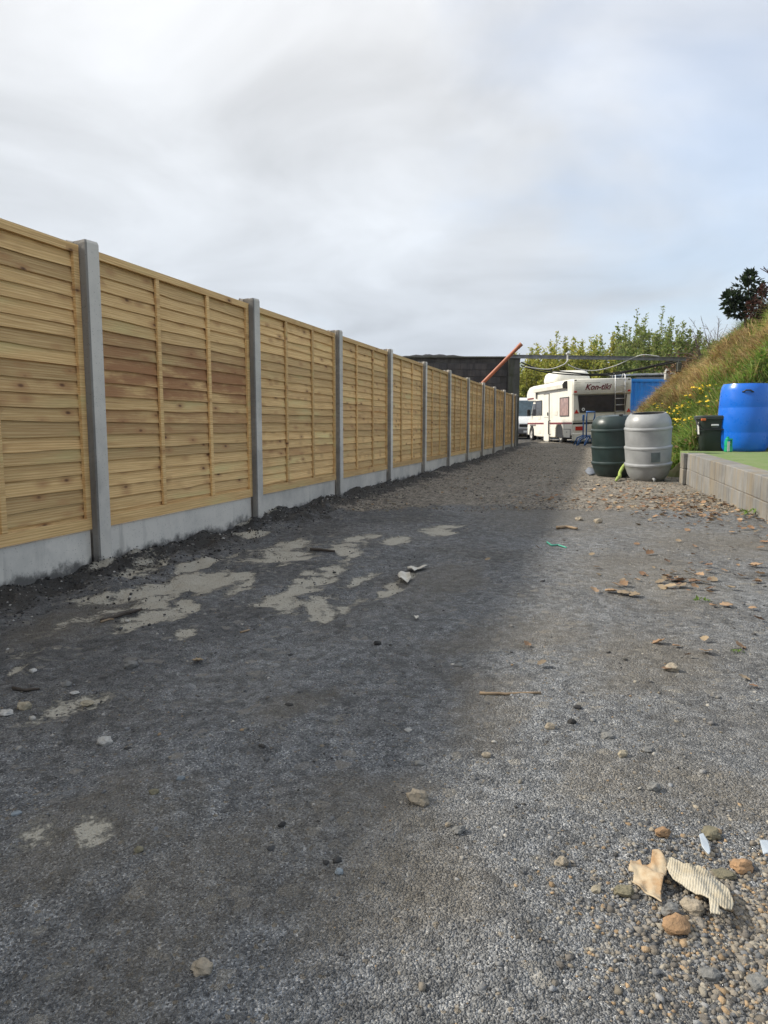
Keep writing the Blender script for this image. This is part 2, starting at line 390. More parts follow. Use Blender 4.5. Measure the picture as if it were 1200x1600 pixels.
def make_attr(name, rough=.8, bumpscale=60, bump=.3, trans=0.0, spec=None):
    t = NT(name); a = t.attr('col'); v = t.pos(); n = t.noise(v, bumpscale, 4, .65)
    c = t.mix(t.rng(n, .3, .75, 0, .45), a.outputs['Color'], (0, 0, 0), 'MIX') if False else t.mix(t.rng(n, .25, .8, 0, .5), a.outputs['Color'], t.mix(.5, a.outputs['Color'], (.05, .045, .04)))
    m = t.end(c, rough, t.bump(n, bump, .004) if bump else None, spec=spec)
    if trans > 0:
        tr = t.n('ShaderNodeBsdfTranslucent'); t.l(a.outputs['Color'], tr.inputs[0]); mxs = t.n('ShaderNodeMixShader')
        mxs.inputs[0].default_value = trans; t.l(t.b.outputs[0], mxs.inputs[1]); t.l(tr.outputs[0], mxs.inputs[2]); t.l(mxs.outputs[0], t.out.inputs[0])
    return m
M['stone'] = make_attr('loose_stone', .9, 140, .9)
M['leaf'] = make_attr('foliage', .55, 30, 0, .45, .3)
M['dead'] = make_attr('dry_leaf', .8, 150, .3, .15)
M['bark'] = plain('bark', (.10, .075, .055), .9, .3, 10, .5)

# ------------------------------------------------------------------ setting: yard
SILT = [  # dried silt patches: photograph position, half sizes in metres along and across the lane
    (250, 915, .42, .10), (345, 912, .30, .08), (330, 880, .5, .09), (450, 862, .7, .13), (560, 846, .55, .10), (480, 925, .30, .06), (575, 905, .26, .05),
    (440, 945, .22, .08), (520, 950, .28, .06), (500, 968, .16, .04), (690, 828, .40, .10), (630, 845, .3, .06), (60, 1018, .22, .07), (105, 1095, .16, .05), (300, 985, .18, .04),
    (60, 1330, .10, .05), (150, 1318, .10, .03), (25, 1062, .08, .03), (235, 885, .3, .08), (400, 815, .6, .06)]
DIRT = [(600, 1290, .35, .2), (760, 1110, .35, .12), (1000, 1040, .6, .2), (730, 1000, .4, .12), (880, 800, 2.2, .7), (1000, 890, 1.2, .35), (330, 1380, .3, .14), (600, 1450, .22, .18),
        (1130, 1250, .3, .15), (820, 980, .5, .2), (460, 1140, .3, .1), (150, 960, .6, .2), (120, 1340, .35, .15), (960, 1240, .3, .12), (700, 905, .8, .2), (1120, 850, 1.0, .6)]
rs = random.Random(64)
for _ in range(34): SILT.append((rs.uniform(150, 640), rs.uniform(832, 965), rs.uniform(.10, .30), rs.uniform(.025, .06)))
def ell(lst):
    o = []
    for px, py, a, b in lst:
        g = ground_at(px, py); o.append((g.x, g.y, a, b))
    return o
SILT_E, DIRT_E = ell(SILT), ell(DIRT)
def mask_of(x, y):
    if y > 45 or y < -3 or abs(x) > 30: return (0, .4, 1, 0)
    wx = x + .12*nz(x, y, 2.6, 1.9) + .05*nz(x, y, 7, 5.1); wy = y + .22*nz(x, y, 2.0, 4.3) + .07*nz(x, y, 7, 8.1)
    def best(E):
        m = 0.0
        for ex, ey, a, b in E:
            if abs(wy - ey) > a*3 + .3 or abs(wx - ex) > a*3 + .3: continue
            u = ((wx-ex)*FU.x + (wy-ey)*FU.y)/a; v_ = ((wx-ex)*FN.x + (wy-ey)*FN.y)/(b*1.5)
            m = max(m, 1 - .8*(u*u + v_*v_))
        return max(0, m)
    d = fence_p(x, y)
    coarse = sstep(6.1, 7.3, y + .5*nz(x, y, .8, 2.7) + .2*max(0, x - .2*y))
    coarse = max(coarse, .62*sstep(.25, .0, math.hypot(x - .66, y - 1.0)*.8 - .02))
    soil = math.exp(-(max(0, d - .05)/.38)**2)*(.85 + .5*nz(x, y, 2.2, 6.6)) if d > -.4 else 1.0
    soil = max(soil, .55*sstep(1.1, .3, d)*sstep(-.1, .35, nz(x, y, 3.1, 3.3)))
    return (best(SILT_E)*(.62 if y < 2.6 else .9), best(DIRT_E), coarse, min(1, max(0, soil)))

def make_yard():
    ys = [-400, -60, -12, -3, -1, 0, .25, .45]
    y = .6
    while y < 46: ys.append(y); y *= 1.0125
    ys += [50, 60, 80, 120, 200, 400, 900, 2400]
    us = list(np.linspace(-.95, .80, 430)); us = [-60, -20, -8, -4, -2.4, -1.6, -1.2] + us + [1.0, 1.3, 1.8, 2.6, 4, 8, 20, 60]
    vs = []; cs = []
    for y in ys:
        wd = max(abs(y) + .5, 1.0)
        for u in us:
            x = max(-2800.0 + u, min(2800.0 + u, u*wd)); z = gz(x, y); m = mask_of(x, y)
            if m[0] > .3 and y < 20: z -= .008*min(1, (m[0]-.3)*3)
            vs.append((x, y, z)); cs.append(m)
    n = len(us); fs = [(i*n+j, i*n+j+1, (i+1)*n+j+1, (i+1)*n+j) for i in range(len(ys)-1) for j in range(n-1)]
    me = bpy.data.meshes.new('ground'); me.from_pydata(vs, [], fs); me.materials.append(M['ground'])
    a = me.color_attributes.new('mask', 'FLOAT_COLOR', 'POINT'); a.data.foreach_set('color', np.array(cs, dtype=np.float32).ravel())
    me.polygons.foreach_set('use_smooth', [True]*len(me.polygons))
    tag(link('ground', me), kind='structure')
make_yard()

# ------------------------------------------------------------------ fence
SPACING = 1.9; Y0 = 3.949; YS = SPACING*math.cos(TH)
def post_at(n): Y = Y0 + YS*n; return Vector((FX0 + math.tan(TH)*Y, Y, 0))
FROT = math.pi/2 - TH                                   # local x runs along the fence, -y faces the yard
PZ0, PH = .225, 1.53                                    # panel foot and height
NS = 20
def slat_mesh(k, length):
    r = random.Random(100 + k); m = MB(); n = 28; wv = [(r.uniform(1.2, 5), r.uniform(0, 6.3), r.uniform(.0006, .0022)) for _ in range(3)]
    kick = (r.uniform(.3, 1.5), r.uniform(-.006, .004))
    H = .100; vs = []
    for i in range(n+1):
        x = length*i/n; dz = sum(a*math.sin(f*x*2 + p) for f, p, a in wv) + kick[1]*math.exp(-((x-kick[0])/.18)**2)
        dy = .0012*math.sin(x*2.1 + k)
        # cross-section: thick lower edge leans out over the slat below
        vs += [(x, -.0225+dy, dz), (x, -.0112+dy, dz+.013), (x, -.0010+dy, H), (x, -.0062+dy, H)]
    fs = [(0, 1, 2, 3), tuple(n*4 + q for q in (3, 2, 1, 0))]
    for i in range(n):
        for q in range(4): fs.append((i*4+q, (i+1)*4+q, (i+1)*4+(q+1) % 4, i*4+(q+1) % 4))
    m.add(vs, fs); return m.mesh('slat', M['wood'])
SLATS = [slat_mesh(k, 1.80) for k in range(14)]
HALF = [slat_mesh(40+k, .80) for k in range(4)]
def batten_mesh(length, wd, dp, name):
    m = MB(); m.box(-wd/2, wd/2, -dp, 0, 0, length, .003); me = m.mesh(name, M['wood'])
    return me
def hrail_mesh(length, hh, y0, y1, name):
    m = MB(); m.box(0, length, y0, y1, 0, hh, .003); return m.mesh(name, M['wood'])
BAT_MID = batten_mesh(PH - .109, .036, .019, 'batten')
def rails_mesh(length):
    m = MB(); e = .040; o = [(0, 0), (length, 0), (length, PH-.002), (0, PH-.002)]; q = [(e, .062), (length-e, .062), (length-e, PH-.045), (e, PH-.045)]
    vs = [(x, y, z) for y in (-.037, -.018) for x, z in o + q]; fs = []
    for i in range(4):
        k = (i+1) % 4
        fs += [(i, k, 4+k, 4+i), (8+i, 12+i, 12+k, 8+k), (i, 8+i, 8+k, k), (4+i, 4+k, 12+k, 12+i)]
    m.add(vs, fs); return m.mesh('panel', M['wood'])
def top_mesh(length):
    m = MB(); m.box(0, length, -.017, .030, PH-.036, PH+.004, .003); return m.mesh('top_rail', M['wood'])
TOPS = {1.80: top_mesh(1.80), .80: top_mesh(.80)}
RAILS = {1.80: rails_mesh(1.80), .80: rails_mesh(.80)}
panel_labels = {0: 'panel with dark brown water stains across its middle slats', 10: 'narrow half-width panel at the far end'}
fence = empty('fence', post_at(0))
tag(fence, 'long fence of lapped yellow wooden panels between grey concrete posts', 'fence')
def make_panel(n):
    full = n < 10; Lp = 1.80 if full else .80
    p = post_at(n) + FU*.05
    o = link('panel', RAILS[Lp], fence, p + Vector((0, 0, PZ0)) - post_at(0), (0, 0, FROT)); o['stain'] = 0.0
    if n in panel_labels: o['label'] = panel_labels[n]
    step = (PH - .05 - .012)/NS; rr = random.Random(n*17 + 3); ptone = rr.uniform(-.10, .08)
    bx = (Lp/3, 2*Lp/3) if full else (Lp/2,)
    link('top_rail', TOPS[Lp], o)['stain'] = 0.0
    for k in range(NS):
        me = rr.choice(SLATS if full else HALF)
        s = link('slat', me, o, (0, 0, .008 + k*step + rr.uniform(-.004, .004)), (0, rr.uniform(-.0022, .0022), 0))
        st = 0.0
        if n == 0: st = {7: .35, 8: .6, 9: 0.0, 10: .95, 11: 1.0, 12: 1.0, 13: .8, 14: .6}.get(k, 0.0)
        elif n == -1: st = {9: .35, 10: .3, 6: .15}.get(k, 0)
        elif n == 1: st = {4: .5, 8: .25, 11: .2}.get(k, 0)
        elif rr.random() < .12: st = rr.uniform(.1, .45)
        s['stain'] = float(st); s['tone'] = ptone
    for i, x in enumerate(bx):
        b = link('batten', BAT_MID, o, (x, -.0185, .0625), (0, rr.uniform(-.004, .004), 0)); b['stain'] = .0
for n in range(-3, 11): make_panel(n)

def post_mesh():
    m = MB(); wd = .054; c = .008; g = .026; dp = .058   # H-section with a slot down each side
    df = .082
    prof = [(-wd+c, -df), (wd-c, -df), (wd, -df+c), (wd, -g-.012), (wd-.026, -g), (wd-.026, g), (wd, g+.012), (wd, dp-c), (wd-c, dp), (-wd+c, dp), (-wd, dp-c),
            (-wd, g+.012), (-wd+.026, g), (-wd+.026, -g), (-wd, -g-.012), (-wd, -df+c)]
    # weathered top
    n = len(prof); vs = []; fs = []
    zs = [-.25, .3, .8, 1.3, 1.775, 1.79]
    for i, z in enumerate(zs):
        k = .93 if i == len(zs)-1 else 1
        for q, (x, y) in enumerate(prof): vs.append((x*k, y*k, z + (.005*math.sin(q*2.1) if i >= len(zs)-2 else 0)))
    for i in range(len(zs)-1):
        for q in range(n): fs.append((i*n+q, i*n+(q+1) % n, (i+1)*n+(q+1) % n, (i+1)*n+q))
    fs.append(tuple((len(zs)-1)*n+q for q in range(n))); fs.append(tuple(range(n))[::-1])
    m.add(vs, fs); me = m.mesh('post', M['concrete']); me.materials.append(M['dark_rough_concrete'])
    for p in me.polygons:                                   # faces towards the near end take the darker, rougher concrete
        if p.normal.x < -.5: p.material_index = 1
    return me
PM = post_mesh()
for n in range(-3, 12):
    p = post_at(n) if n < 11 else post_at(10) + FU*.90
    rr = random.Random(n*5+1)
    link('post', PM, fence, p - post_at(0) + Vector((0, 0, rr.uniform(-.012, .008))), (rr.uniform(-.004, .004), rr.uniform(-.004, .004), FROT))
def board_mesh(Lb):
    m = MB(); m.box(0, Lb, -.024, .024, -.10, PZ0-.004, .005); return m.mesh('gravel_board', M['concrete'])
GB = {1.80: board_mesh(1.80), .80: board_mesh(.80)}
for n in range(-3, 11):
    Lp = 1.80 if n < 10 else .80
    link('gravel_board', GB[Lp], fence, post_at(n) + FU*.05 - post_at(0), (0, 0, FROT))

# ------------------------------------------------------------------ block building, beam, cables, pipe
def make_building():
    Yb = 23.45; x0, x1 = -1.9, 4.22; H = at(700, 557, Yb).z
    o = empty('block_building', (x0, Yb, 0)); W_ = x1 - x0
    tag(o, 'dark tarred block building with flat roof at the end of the fence', 'building')
    m = MB(); m.box(0, W_, .012, .20, 0, H-.06); m.box(0, .2, .2, 5.0, 0, H-.06); m.box(W_-.2, W_, .2, 5.0, 0, H-.06); m.box(.2, W_-.2, 4.8, 5.0, 0, H-.06)
    wall = m.build('wall', M['dark_mortar'], o)
    bl, bh = .44, .215; bmesh_ = []
    for k in range(5):
        r = random.Random(k); b = MB(); b.box(.004, bl-.006, -.004 - r.uniform(0, .006), .02, .004, bh-.006, .006); bmesh_.append(b.mesh('block', M['dark_block']))
    hb = MB(); hb.box(.004, bl/2-.006, -.006, .02, .004, bh-.006, .006); hb = hb.mesh('block', M['dark_block'])
    rows = int((H-.06)/bh)
    for rw in range(5, rows):
        off = (rw % 2)*bl/2
        if off: link('block', hb, wall, (0, 0, rw*bh+.02))
        x = off
        while x + bl <= W_ - .02:
            link('block', rnd.choice(bmesh_), wall, (x, 0, rw*bh+.02)); x += bl
    m = MB(); m.box(-.05, W_+.02, -.06, 5.06, H-.055, H, .01); m.build('roof_slab', M['pillar'], o)
    # lump of roofing felt left on the edge
    m = MB(); vs = []; fs = []; n = 18
    for i in range(n+1):
        u = i/n
        for k, (yy, zz) in enumerate(((-.05, 0), (.0, .055), (.25, .075), (.6, .05), (.62, .0))):
            vs.append((3.4 + 2.0*u - .9, yy, H + .004 + zz*math.sin(math.pi*u)**.6*(1 + .35*math.sin(i*1.7 + k))))
    for i in range(n):
        for k in range(4): fs.append((i*5+k, (i+1)*5+k, (i+1)*5+k+1, i*5+k+1))
    m.add(vs, fs); m.build('roofing_felt', M['felt'], o, auto=50)
    # rough end pillar
    m = MB(); px = 28; vs = []; fs = []
    prof = [(-.16, -.13), (.20, -.13), (.20, .25), (-.16, .25)]
    for i in range(px):
        z = i*(H-.02)/(px-1)
        for k, (a, b) in enumerate(prof): vs.append((a + .018*noise.noise((i*.7, k*3., 1)), b + .02*noise.noise((i*.6, k*5., 8)), z))
    for i in range(px-1):
        for k in range(4): fs.append((i*4+k, i*4+(k+1) % 4, (i+1)*4+(k+1) % 4, (i+1)*4+k))
    fs += [tuple(range(4)), tuple((px-1)*4+k for k in range(4))]
    m.add(vs, fs); m.build('pillar', M['pillar'], o, (W_, -.02, 0))
    return x1, Yb, H
M['felt'] = plain('roofing_felt', (.022, .022, .024), .6, .3, 5, .3)
M['steel'] = plain('galvanised_steel', (.20, .21, .22), .45, .25, 6, .15, .6, (.12, .10, .09), .4)
M['clay'] = plain('clay_plastic_pipe', (.36, .115, .055), .5, .15, 4, .05, 0, (.22, .10, .06), .4)
M['black_rubber'] = plain('black_rubber', (.012, .012, .013), .6, .2, 20, .1)
M['white_cable'] = plain('grey_white_cable', (.55, .55, .53), .5, .1, 10, .05)
bx1, bYb, bH = make_building()
a = at(797, 557, 23.3); b = at(1072, 561, 22.6)
ob = empty('steel_beam', (a + b)/2); tag(ob, 'long grey steel beam spanning from the block building to the bank', 'beam')
d = (b - a); rz = math.atan2(d.y, d.x); ry = -math.atan2(d.z, d.xy.length); Ln = d.length
m = MB(); t_ = .012
m.box(-Ln/2, Ln/2, -.05, .05, -.055, -.055+t_); m.box(-Ln/2, Ln/2, -.05, .05, .055-t_, .055); m.box(-Ln/2, Ln/2, -.012, .012, -.055+t_, .055-t_)
m.build('web_and_flanges', M['steel'], ob, (0, 0, 0), (0, ry, rz))
m = MB(); m.tube([(0, 0, -.16), (0, 0, .12)], .03, 8); m.box(-.05, .05, -.06, .06, .06, .12, .01); m.build('bracket', M['white_cable'], ob, at(887, 557, 23.0) - (a+b)/2)
c1 = MB(); p0, p1 = at(797, 598, 23.05) - Vector((0, 0, .9)), at(815, 536, 22.0)
p0 = at(738, 615, 22.9); p0.z = at(738, 615, 22.9).z; p1 = at(815, 537, 22.55)
c1.tube([p0, p0.lerp(p1, .5), p1], .058, 16, False); c1.tube([p1 - (p1-p0).normalized()*.16, p1], .066, 16, False)
c1.tube([p0, p1], .050, 16, False)
tag(c1.build('drain_pipe', M['clay'], smooth=True, recalc=False), 'orange-brown drain pipe leaning up behind the fence against the block building', 'pipe')
def cable(pts, r, mat, label):
    P = []
    for i in range(len(pts)-1):
        for k in range(8):
            q = k/8; a_, b_, c_, d_ = pts[max(i-1, 0)], pts[i], pts[i+1], pts[min(i+2, len(pts)-1)]
            P.append(.5*((2*b_) + (c_-a_)*q + (2*a_-5*b_+4*c_-d_)*q*q + (3*b_-a_-3*c_+d_)*q**3))
    P.append(pts[-1])
    mm = MB(); mm.tube(P, r, 6); o = mm.build('cable', mat, smooth=True); tag(o, label, 'cable'); return o
cable([at(814, 566, 23.2), at(845, 577, 23.1), at(890, 582, 23), at(930, 585, 23), at(985, 579, 22.9), at(1055, 563, 22.7)], .022, M['black_rubber'], 'lower black cable sagging under the steel beam')
cable([at(814, 571, 23.3), at(850, 581, 23.2), at(905, 586, 23.1), at(960, 585, 23), at(1030, 571, 22.9), at(1062, 564, 22.8)], .020, M['black_rubber'], 'lowest black cable looping from the block building to the bank')
cable([at(820, 573, 23.1), at(855, 577, 23), at(880, 570, 22.9), at(888, 561, 22.9)], .016, M['white_cable'], 'short pale cable rising to the beam bracket')
cable([at(888, 570, 22.8), at(905, 577, 22.8), at(930, 579, 22.8), at(960, 572, 22.8), at(985, 561, 22.8), at(1005, 554.5, 22.7), at(1030, 557, 22.7)], .016, M['white_cable'], 'pale cable dipping below and resting on the steel beam')

# ------------------------------------------------------------------ motorhome
M['cream'] = plain('cream_gelcoat', (.77, .745, .66), .35, .06, 3, .02, 0, (.40, .36, .27), .35)
M['cream2'] = plain('cream_rear_gelcoat', (.70, .68, .60), .4, .06, 3, .02, 0, (.40, .37, .29), .4)
M['white_van'] = plain('white_van_paint', (.70, .71, .70), .3, .05, 3, .02, 0, (.4, .38, .34), .35)
def glass(name, col, rough=.08):
    t = NT(name); v = t.coord(); n = t.noise(v, 5, 4); c = t.mix(t.rng(n, .3, .7), col, tuple(x*1.6 for x in col)); return t.end(c, t.rng(n, .3, .7, rough, rough+.1), spec=.6)
M['tint'] = glass('tinted_glass', (.022, .022, .026)); M['blind'] = glass('window_with_pink_blind', (.24, .15, .13), .12); M['screen'] = glass('windscreen', (.035, .06, .075))
M['red_stripe'] = plain('maroon_stripe', (.16, .012, .020), .4, .1); M['red'] = plain('red_reflector', (.50, .02, .012), .3, .1); M['amber'] = plain('amber_lens', (.55, .20, .03), .3)
M['seal'] = plain('black_rubber_seal', (.02, .02, .02), .6); M['alu'] = plain('aluminium', (.55, .55, .54), .35, .1, 8, .05, .8)
M['tyre'] = plain('tyre', (.02, .02, .02), .9, .2, 20, .3); M['hub'] = plain('white_hub', (.52, .51, .48), .4, .1, 8, .05, .2, (.2, .17, .13), .5)
M['dark_red'] = plain('dark_red_lettering', (.14, .01, .02), .4); M['black'] = plain('black_plastic', (.014, .014, .015), .5, .2)
M['grey_plastic'] = plain('grey_plastic', (.14, .14, .145), .6, .15)

def wheel(parent, x, y, z, r, wd, side):
    m = MB(); rot = (0, math.pi/2, 0)
    m.lathe([(r*.62, -wd/2), (r*.9, -wd/2), (r, -wd/2+.03), (r, wd/2-.03), (r*.9, wd/2), (r*.62, wd/2)], 28, cap=False)
    ty = m.build('wheel', M['tyre'], parent, (x, y, z), rot, auto=40)
    m = MB(); e = -1 if side < 0 else 1
    m.lathe([(r*.64, e*wd*.42), (r*.60, e*wd*.46), (r*.55, e*wd*.30), (r*.28, e*wd*.22), (r*.24, e*wd*.44), (.001, e*wd*.48)], 24, cap=False)
    for k in range(8):
        q = k*math.pi/4; m.box(-.018, .018, -.03, .03, 0, .012, 0, Matrix.Translation((r*.42*math.cos(q), r*.42*math.sin(q), e*wd*.28)) @ Matrix.Rotation(q, 4, 'Z'))
    m.build('rim', M['hub'], ty, recalc=True, auto=40)
def text_mesh(s, size, mat, name, shear=0.0, extrude=.002, weight=0.0):
    cu = bpy.data.curves.new(name, 'FONT'); cu.body = s; cu.size = size; cu.shear = shear; cu.extrude = extrude; cu.align_x = 'LEFT'; cu.offset = weight
    cu.resolution_u = 3
    o = bpy.data.objects.new('tmp', cu); COL.objects.link(o); dg = bpy.context.evaluated_depsgraph_get(); dg.update()
    me = bpy.data.meshes.new_from_object(o.evaluated_get(dg)); bpy.data.objects.remove(o); me.materials.clear(); me.materials.append(mat); me.name = name
    return me
def sheet(poly, axis, pos, th, name, mat, parent, bev=0):
    """flat piece on a face: poly in the plane, th outward (negative towards -axis)"""
    m = MB(); m.prism(poly, axis, *sorted((pos, pos + th))); return m.build(name, mat, parent)
def rect(a0, a1, b0, b1): return [(a0, b0), (a1, b0), (a1, b1), (a0, b1)]

def make_motorhome():
    base = Vector((7.17, 27.0, .10)); W_ = 2.30
    o = empty('motorhome', base, R(4.5)); o.rotation_euler = (0, R(-1.6), R(4.5))
    tag(o, 'cream motorhome with maroon side stripe, rear ladder and roof pod', 'motorhome')
    zt = 2.44
    # body: side profile extruded across the width, luton nose rounded over the cab
    prof = [(0.0, .30), (1.05, .26), (1.10, .55), (1.28, .72), (1.82, .72), (2.0, .55), (2.05, .20), (4.70, .20), (4.75, 1.76), (5.9, 1.80), (6.12, 1.90), (6.16, 2.06), (6.02, 2.26), (5.70, 2.40), (5.2, zt), (.10, zt), (0, zt-.06)]
    m = MB(); m.prism(prof, 'x', 0, W_); body = m.build('body', M['cream'], o)
    bv = body.modifiers.new('b', 'BEVEL'); bv.width = .05; bv.segments = 3; bv.limit_method = 'ANGLE'; bv.angle_limit = R(50)
    # rear moulding: upper band overhangs, lower panel, bumper
    m = MB(); m.box(.02, W_-.02, -.10, .02, 1.84, 2.43, .035); band = m.build('rear_top_panel', M['cream2'], o, auto=50)
    m = MB(); m.box(.04, W_-.04, -.035, .01, .86, 1.83, .012); m.build('rear_panel', M['cream2'], o)
    m = MB(); m.box(-.01, W_+.01, -.13, .03, .10, .42, .05); m.build('bumper', M['cream2'], o)
    m = MB(); m.box(.06, W_-.06, -.045, .01, .43, .72, .015)
    for k in range(4): m.box(.55, W_-.55, -.052, -.04, .46+k*.065, .48+k*.065)
    lp = m.build('lamp_panel', M['cream2'], o)
    for x in (.12, W_-.44): sheet(rect(x, x+.32, .50, .65), 'y', -.045, -.02, 'tail_lamp', M['red'], o)
    sheet(rect(.02, W_-.02, .735, .80), 'y', -.034, -.014, 'rear_stripe', M['black'], o)
    # rear window with frame and two inner shapes
    wp = [(.22, 1.80), (.30, 1.18), (W_-.26, 1.18), (W_-.20, 1.80)]
    wn_ = sheet(wp, 'y', -.036, -.022, 'rear_window', M['tint'], o)
    fr = MB()
    for i in range(4):
        a_, b_ = wp[i], wp[(i+1) % 4]; fr.tube([(a_[0], -.055, a_[1]), (b_[0], -.055, b_[1])], .018, 6)
    fr.build('window_frame', M['seal'], wn_)
    m = MB(); m.tube([(.42, -.059, 1.29), (.42, -.063, 1.29)], .062, 20); st_ = m.build('sticker', M['white_van'], o)
    m = MB(); m.prism([(.39, 1.262), (.45, 1.262), (.425, 1.325)], 'y', -.066, -.0635); m.build('sticker_mark', M['black'], st_)
    for x in (.165, W_-.10): sheet([(x-.09, 1.14), (x+.09, 1.14), (x, 1.29)], 'y', -.036, -.016, 'reflector', M['red'], o)
    for x in (.10, W_-.12):
        sheet(rect(x-.05, x+.05, 1.92, 1.98), 'y', -.10, -.015, 'marker_lamp', M['red'], o); sheet(rect(x-.04, x+.04, 2.36, 2.40), 'y', -.10, -.012, 'top_marker', M['black'], o)
    me = text_mesh('Kon-tiki', .30, M['dark_red'], 'lettering', .35, .004, .006); link('lettering', me, o, (.46, -.108, 2.02), (math.pi/2, 0, 0))
    m = MB()
    for k in range(14): m.box(.46 + k*.042, .49 + k*.042, -.106, -.10, 2.27, 2.285)
    m.build('small_caption', M['grey_plastic'], o)
    for x0 in (1.20, .07, 1.95):
        m = MB()
        for k in range(4 if x0 > 1 else 5): m.box(x0, x0+.22, -.112, -.10, 2.05 + k*.06, 2.065 + k*.06)
        m.build('vent', M['cream2'], o)
    # ladder
    m = MB()
    for x in (1.60, 1.98): m.tube([(x, .10, 2.46), (x, .02, 2.58), (x, -.08, 2.60), (x, -.20, 2.52), (x, -.20, 1.05), (x, -.06, 1.0)], .017, 8)
    for z in (1.18, 1.42, 1.66, 1.90, 2.14, 2.38): m.tube([(1.60, -.20, z), (1.98, -.20, z)], .013, 8)
    m.build('ladder', M['alu'], o, smooth=True)
    # left side, facing the fence
    sheet(rect(.0, 2.70, .745, .815), 'x', -.001, -.008, 'stripe', M['red_stripe'], o); sheet(rect(3.50, 6.0, .745, .815), 'x', -.001, -.008, 'stripe', M['red_stripe'], o)
    def swin(y0, y1, z0, z1, mat):
        s_ = sheet(rect(y0, y1, z0, z1), 'x', -.001, -.016, 'side_window', mat, o); f = MB(); e = .03
        for r_ in (rect(y0-e, y1+e, z1, z1+e), rect(y0-e, y1+e, z0-e, z0), rect(y0-e, y0, z0, z1), rect(y1, y1+e, z0, z1)): f.prism(r_, 'x', -.026, -.001)
        f.build('window_frame', M['seal'], s_)
    swin(.34, 1.34, 1.08, 1.76, M['blind']); swin(3.78, 4.62, 1.16, 1.74, M['tint'])
    dr = sheet(rect(2.76, 3.44, .05, 1.98), 'x', -.001, -.03, 'door', M['cream'], o)
    f = MB()
    for r_ in (rect(2.72, 2.755, .05, 2.0), rect(3.445, 3.48, .05, 2.0), rect(2.72, 3.48, 2.0, 2.03)): f.prism(r_, 'x', -.018, -.001)
    f.prism(rect(2.78, 3.42, 1.02, 1.035), 'x', -.034, -.03); f.build('door_seal', M['grey_plastic'], dr)
    m = MB(); m.box(-.07, -.03, 2.80, 2.86, 1.10, 1.24, .01); m.build('door_handle', M['black'], dr)
    m = MB(); m.tube([(-.01, 2.62, .32), (-.09, 2.60, .34), (-.09, 2.60, .88), (-.01, 2.62, .90)], .018, 8); m.build('grab_handle', M['black'], o, smooth=True)
    m = MB(); m.box(-.02, .25, 2.85, 3.35, -.02, .05, .01); m.build('step', M['alu'], o)
    h = sheet(rect(.16, .92, .24, .54), 'x', -.001, -.012, 'hatch', M['cream2'], o); f = MB(); e = .022
    for r_ in (rect(.16, .92, .54, .54+e), rect(.16, .92, .24-e, .24), rect(.16-e, .16, .24-e, .54+e), rect(.92, .92+e, .24-e, .54+e)): f.prism(r_, 'x', -.014, -.001)
    f.tube([(-.012, .54, .44), (-.02, .54, .44)], .025, 10); f.build('hatch_frame', M['grey_plastic'], h)
    for y0, z0 in ((3.9, .34), (3.95, .95), (1.7, 1.1)): sheet(rect(y0, y0+.42, z0, z0+.16), 'x', -.001, -.012, 'side_vent', M['cream2'], o)
    m = MB(); m.prism([(-.15, 2.14), (-.17, 2.28), (-.10, 2.38), (0, 2.40), (0, 2.12)], 'y', .62, 4.55); aw = m.build('awning', M['cream'], o)
    m = MB(); m.prism([(-.155, 2.13), (-.175, 2.28), (-.10, 2.385), (-.004, 2.405), (-.004, 2.115)], 'y', .54, .615); m.build('end_cap', M['black'], aw)
    m = MB(); m.box(-.06, -.002, 4.45, 4.55, 1.86, 2.12, .01); m.build('awning_bracket', M['grey_plastic'], aw)
    sheet(rect(5.0, 6.0, 1.86, 1.93), 'x', -.001, -.007, 'luton_stripe', M['red_stripe'], o)
    # roof pod
    vs = []; fs = []; nr = 9; na = 28
    for i in range(nr):
        q = i/(nr-1); sc_ = (1.0, 1.03, 1.03, 1.0, .97, .90, .78, .55, .25)[i]; z = (0, .05, .14, .24, .33, .40, .45, .475, .48)[i]
        for k in range(na):
            a_ = 2*math.pi*k/na; cxx = abs(math.cos(a_))**.45*math.copysign(1, math.cos(a_)); cyy = abs(math.sin(a_))**.45*math.copysign(1, math.sin(a_))
            vs.append((.88 + .80*sc_*cxx, 3.2 + .85*sc_*cyy, zt + .03 + z))
    for i in range(nr-1):
        for k in range(na): fs.append((i*na+k, i*na+(k+1) % na, (i+1)*na+(k+1) % na, (i+1)*na+k))
    fs += [tuple(range(na)), tuple((nr-1)*na+k for k in range(na))]
    m = MB(); m.add(vs, fs); m.build('roof_pod', M['cream'], o, auto=40)
    m = MB()
    for y in (2.75, 3.7): m.box(.2, 1.5, y-.03, y+.03, zt-.01, zt+.035)
    m.build('pod_rail', M['alu'], o)
    # cab
    cp = [(4.72, .22), (5.32, .22), (5.36, .50), (5.52, .66), (5.86, .66), (6.02, .50), (6.05, .24), (6.36, .26), (6.40, .62), (6.30, .92), (5.86, 1.10), (5.42, 1.78), (4.72, 1.78)]
    m = MB(); m.prism(cp, 'x', .10, W_-.10); cb = m.build('cab', M['cream'], o); bv = cb.modifiers.new('b', 'BEVEL'); bv.width = .04; bv.segments = 3; bv.limit_method = 'ANGLE'; bv.angle_limit = R(30)
    sheet([(4.85, 1.12), (5.72, 1.12), (5.40, 1.66), (4.85, 1.66)], 'x', .10, -.012, 'cab_window', M['tint'], o)
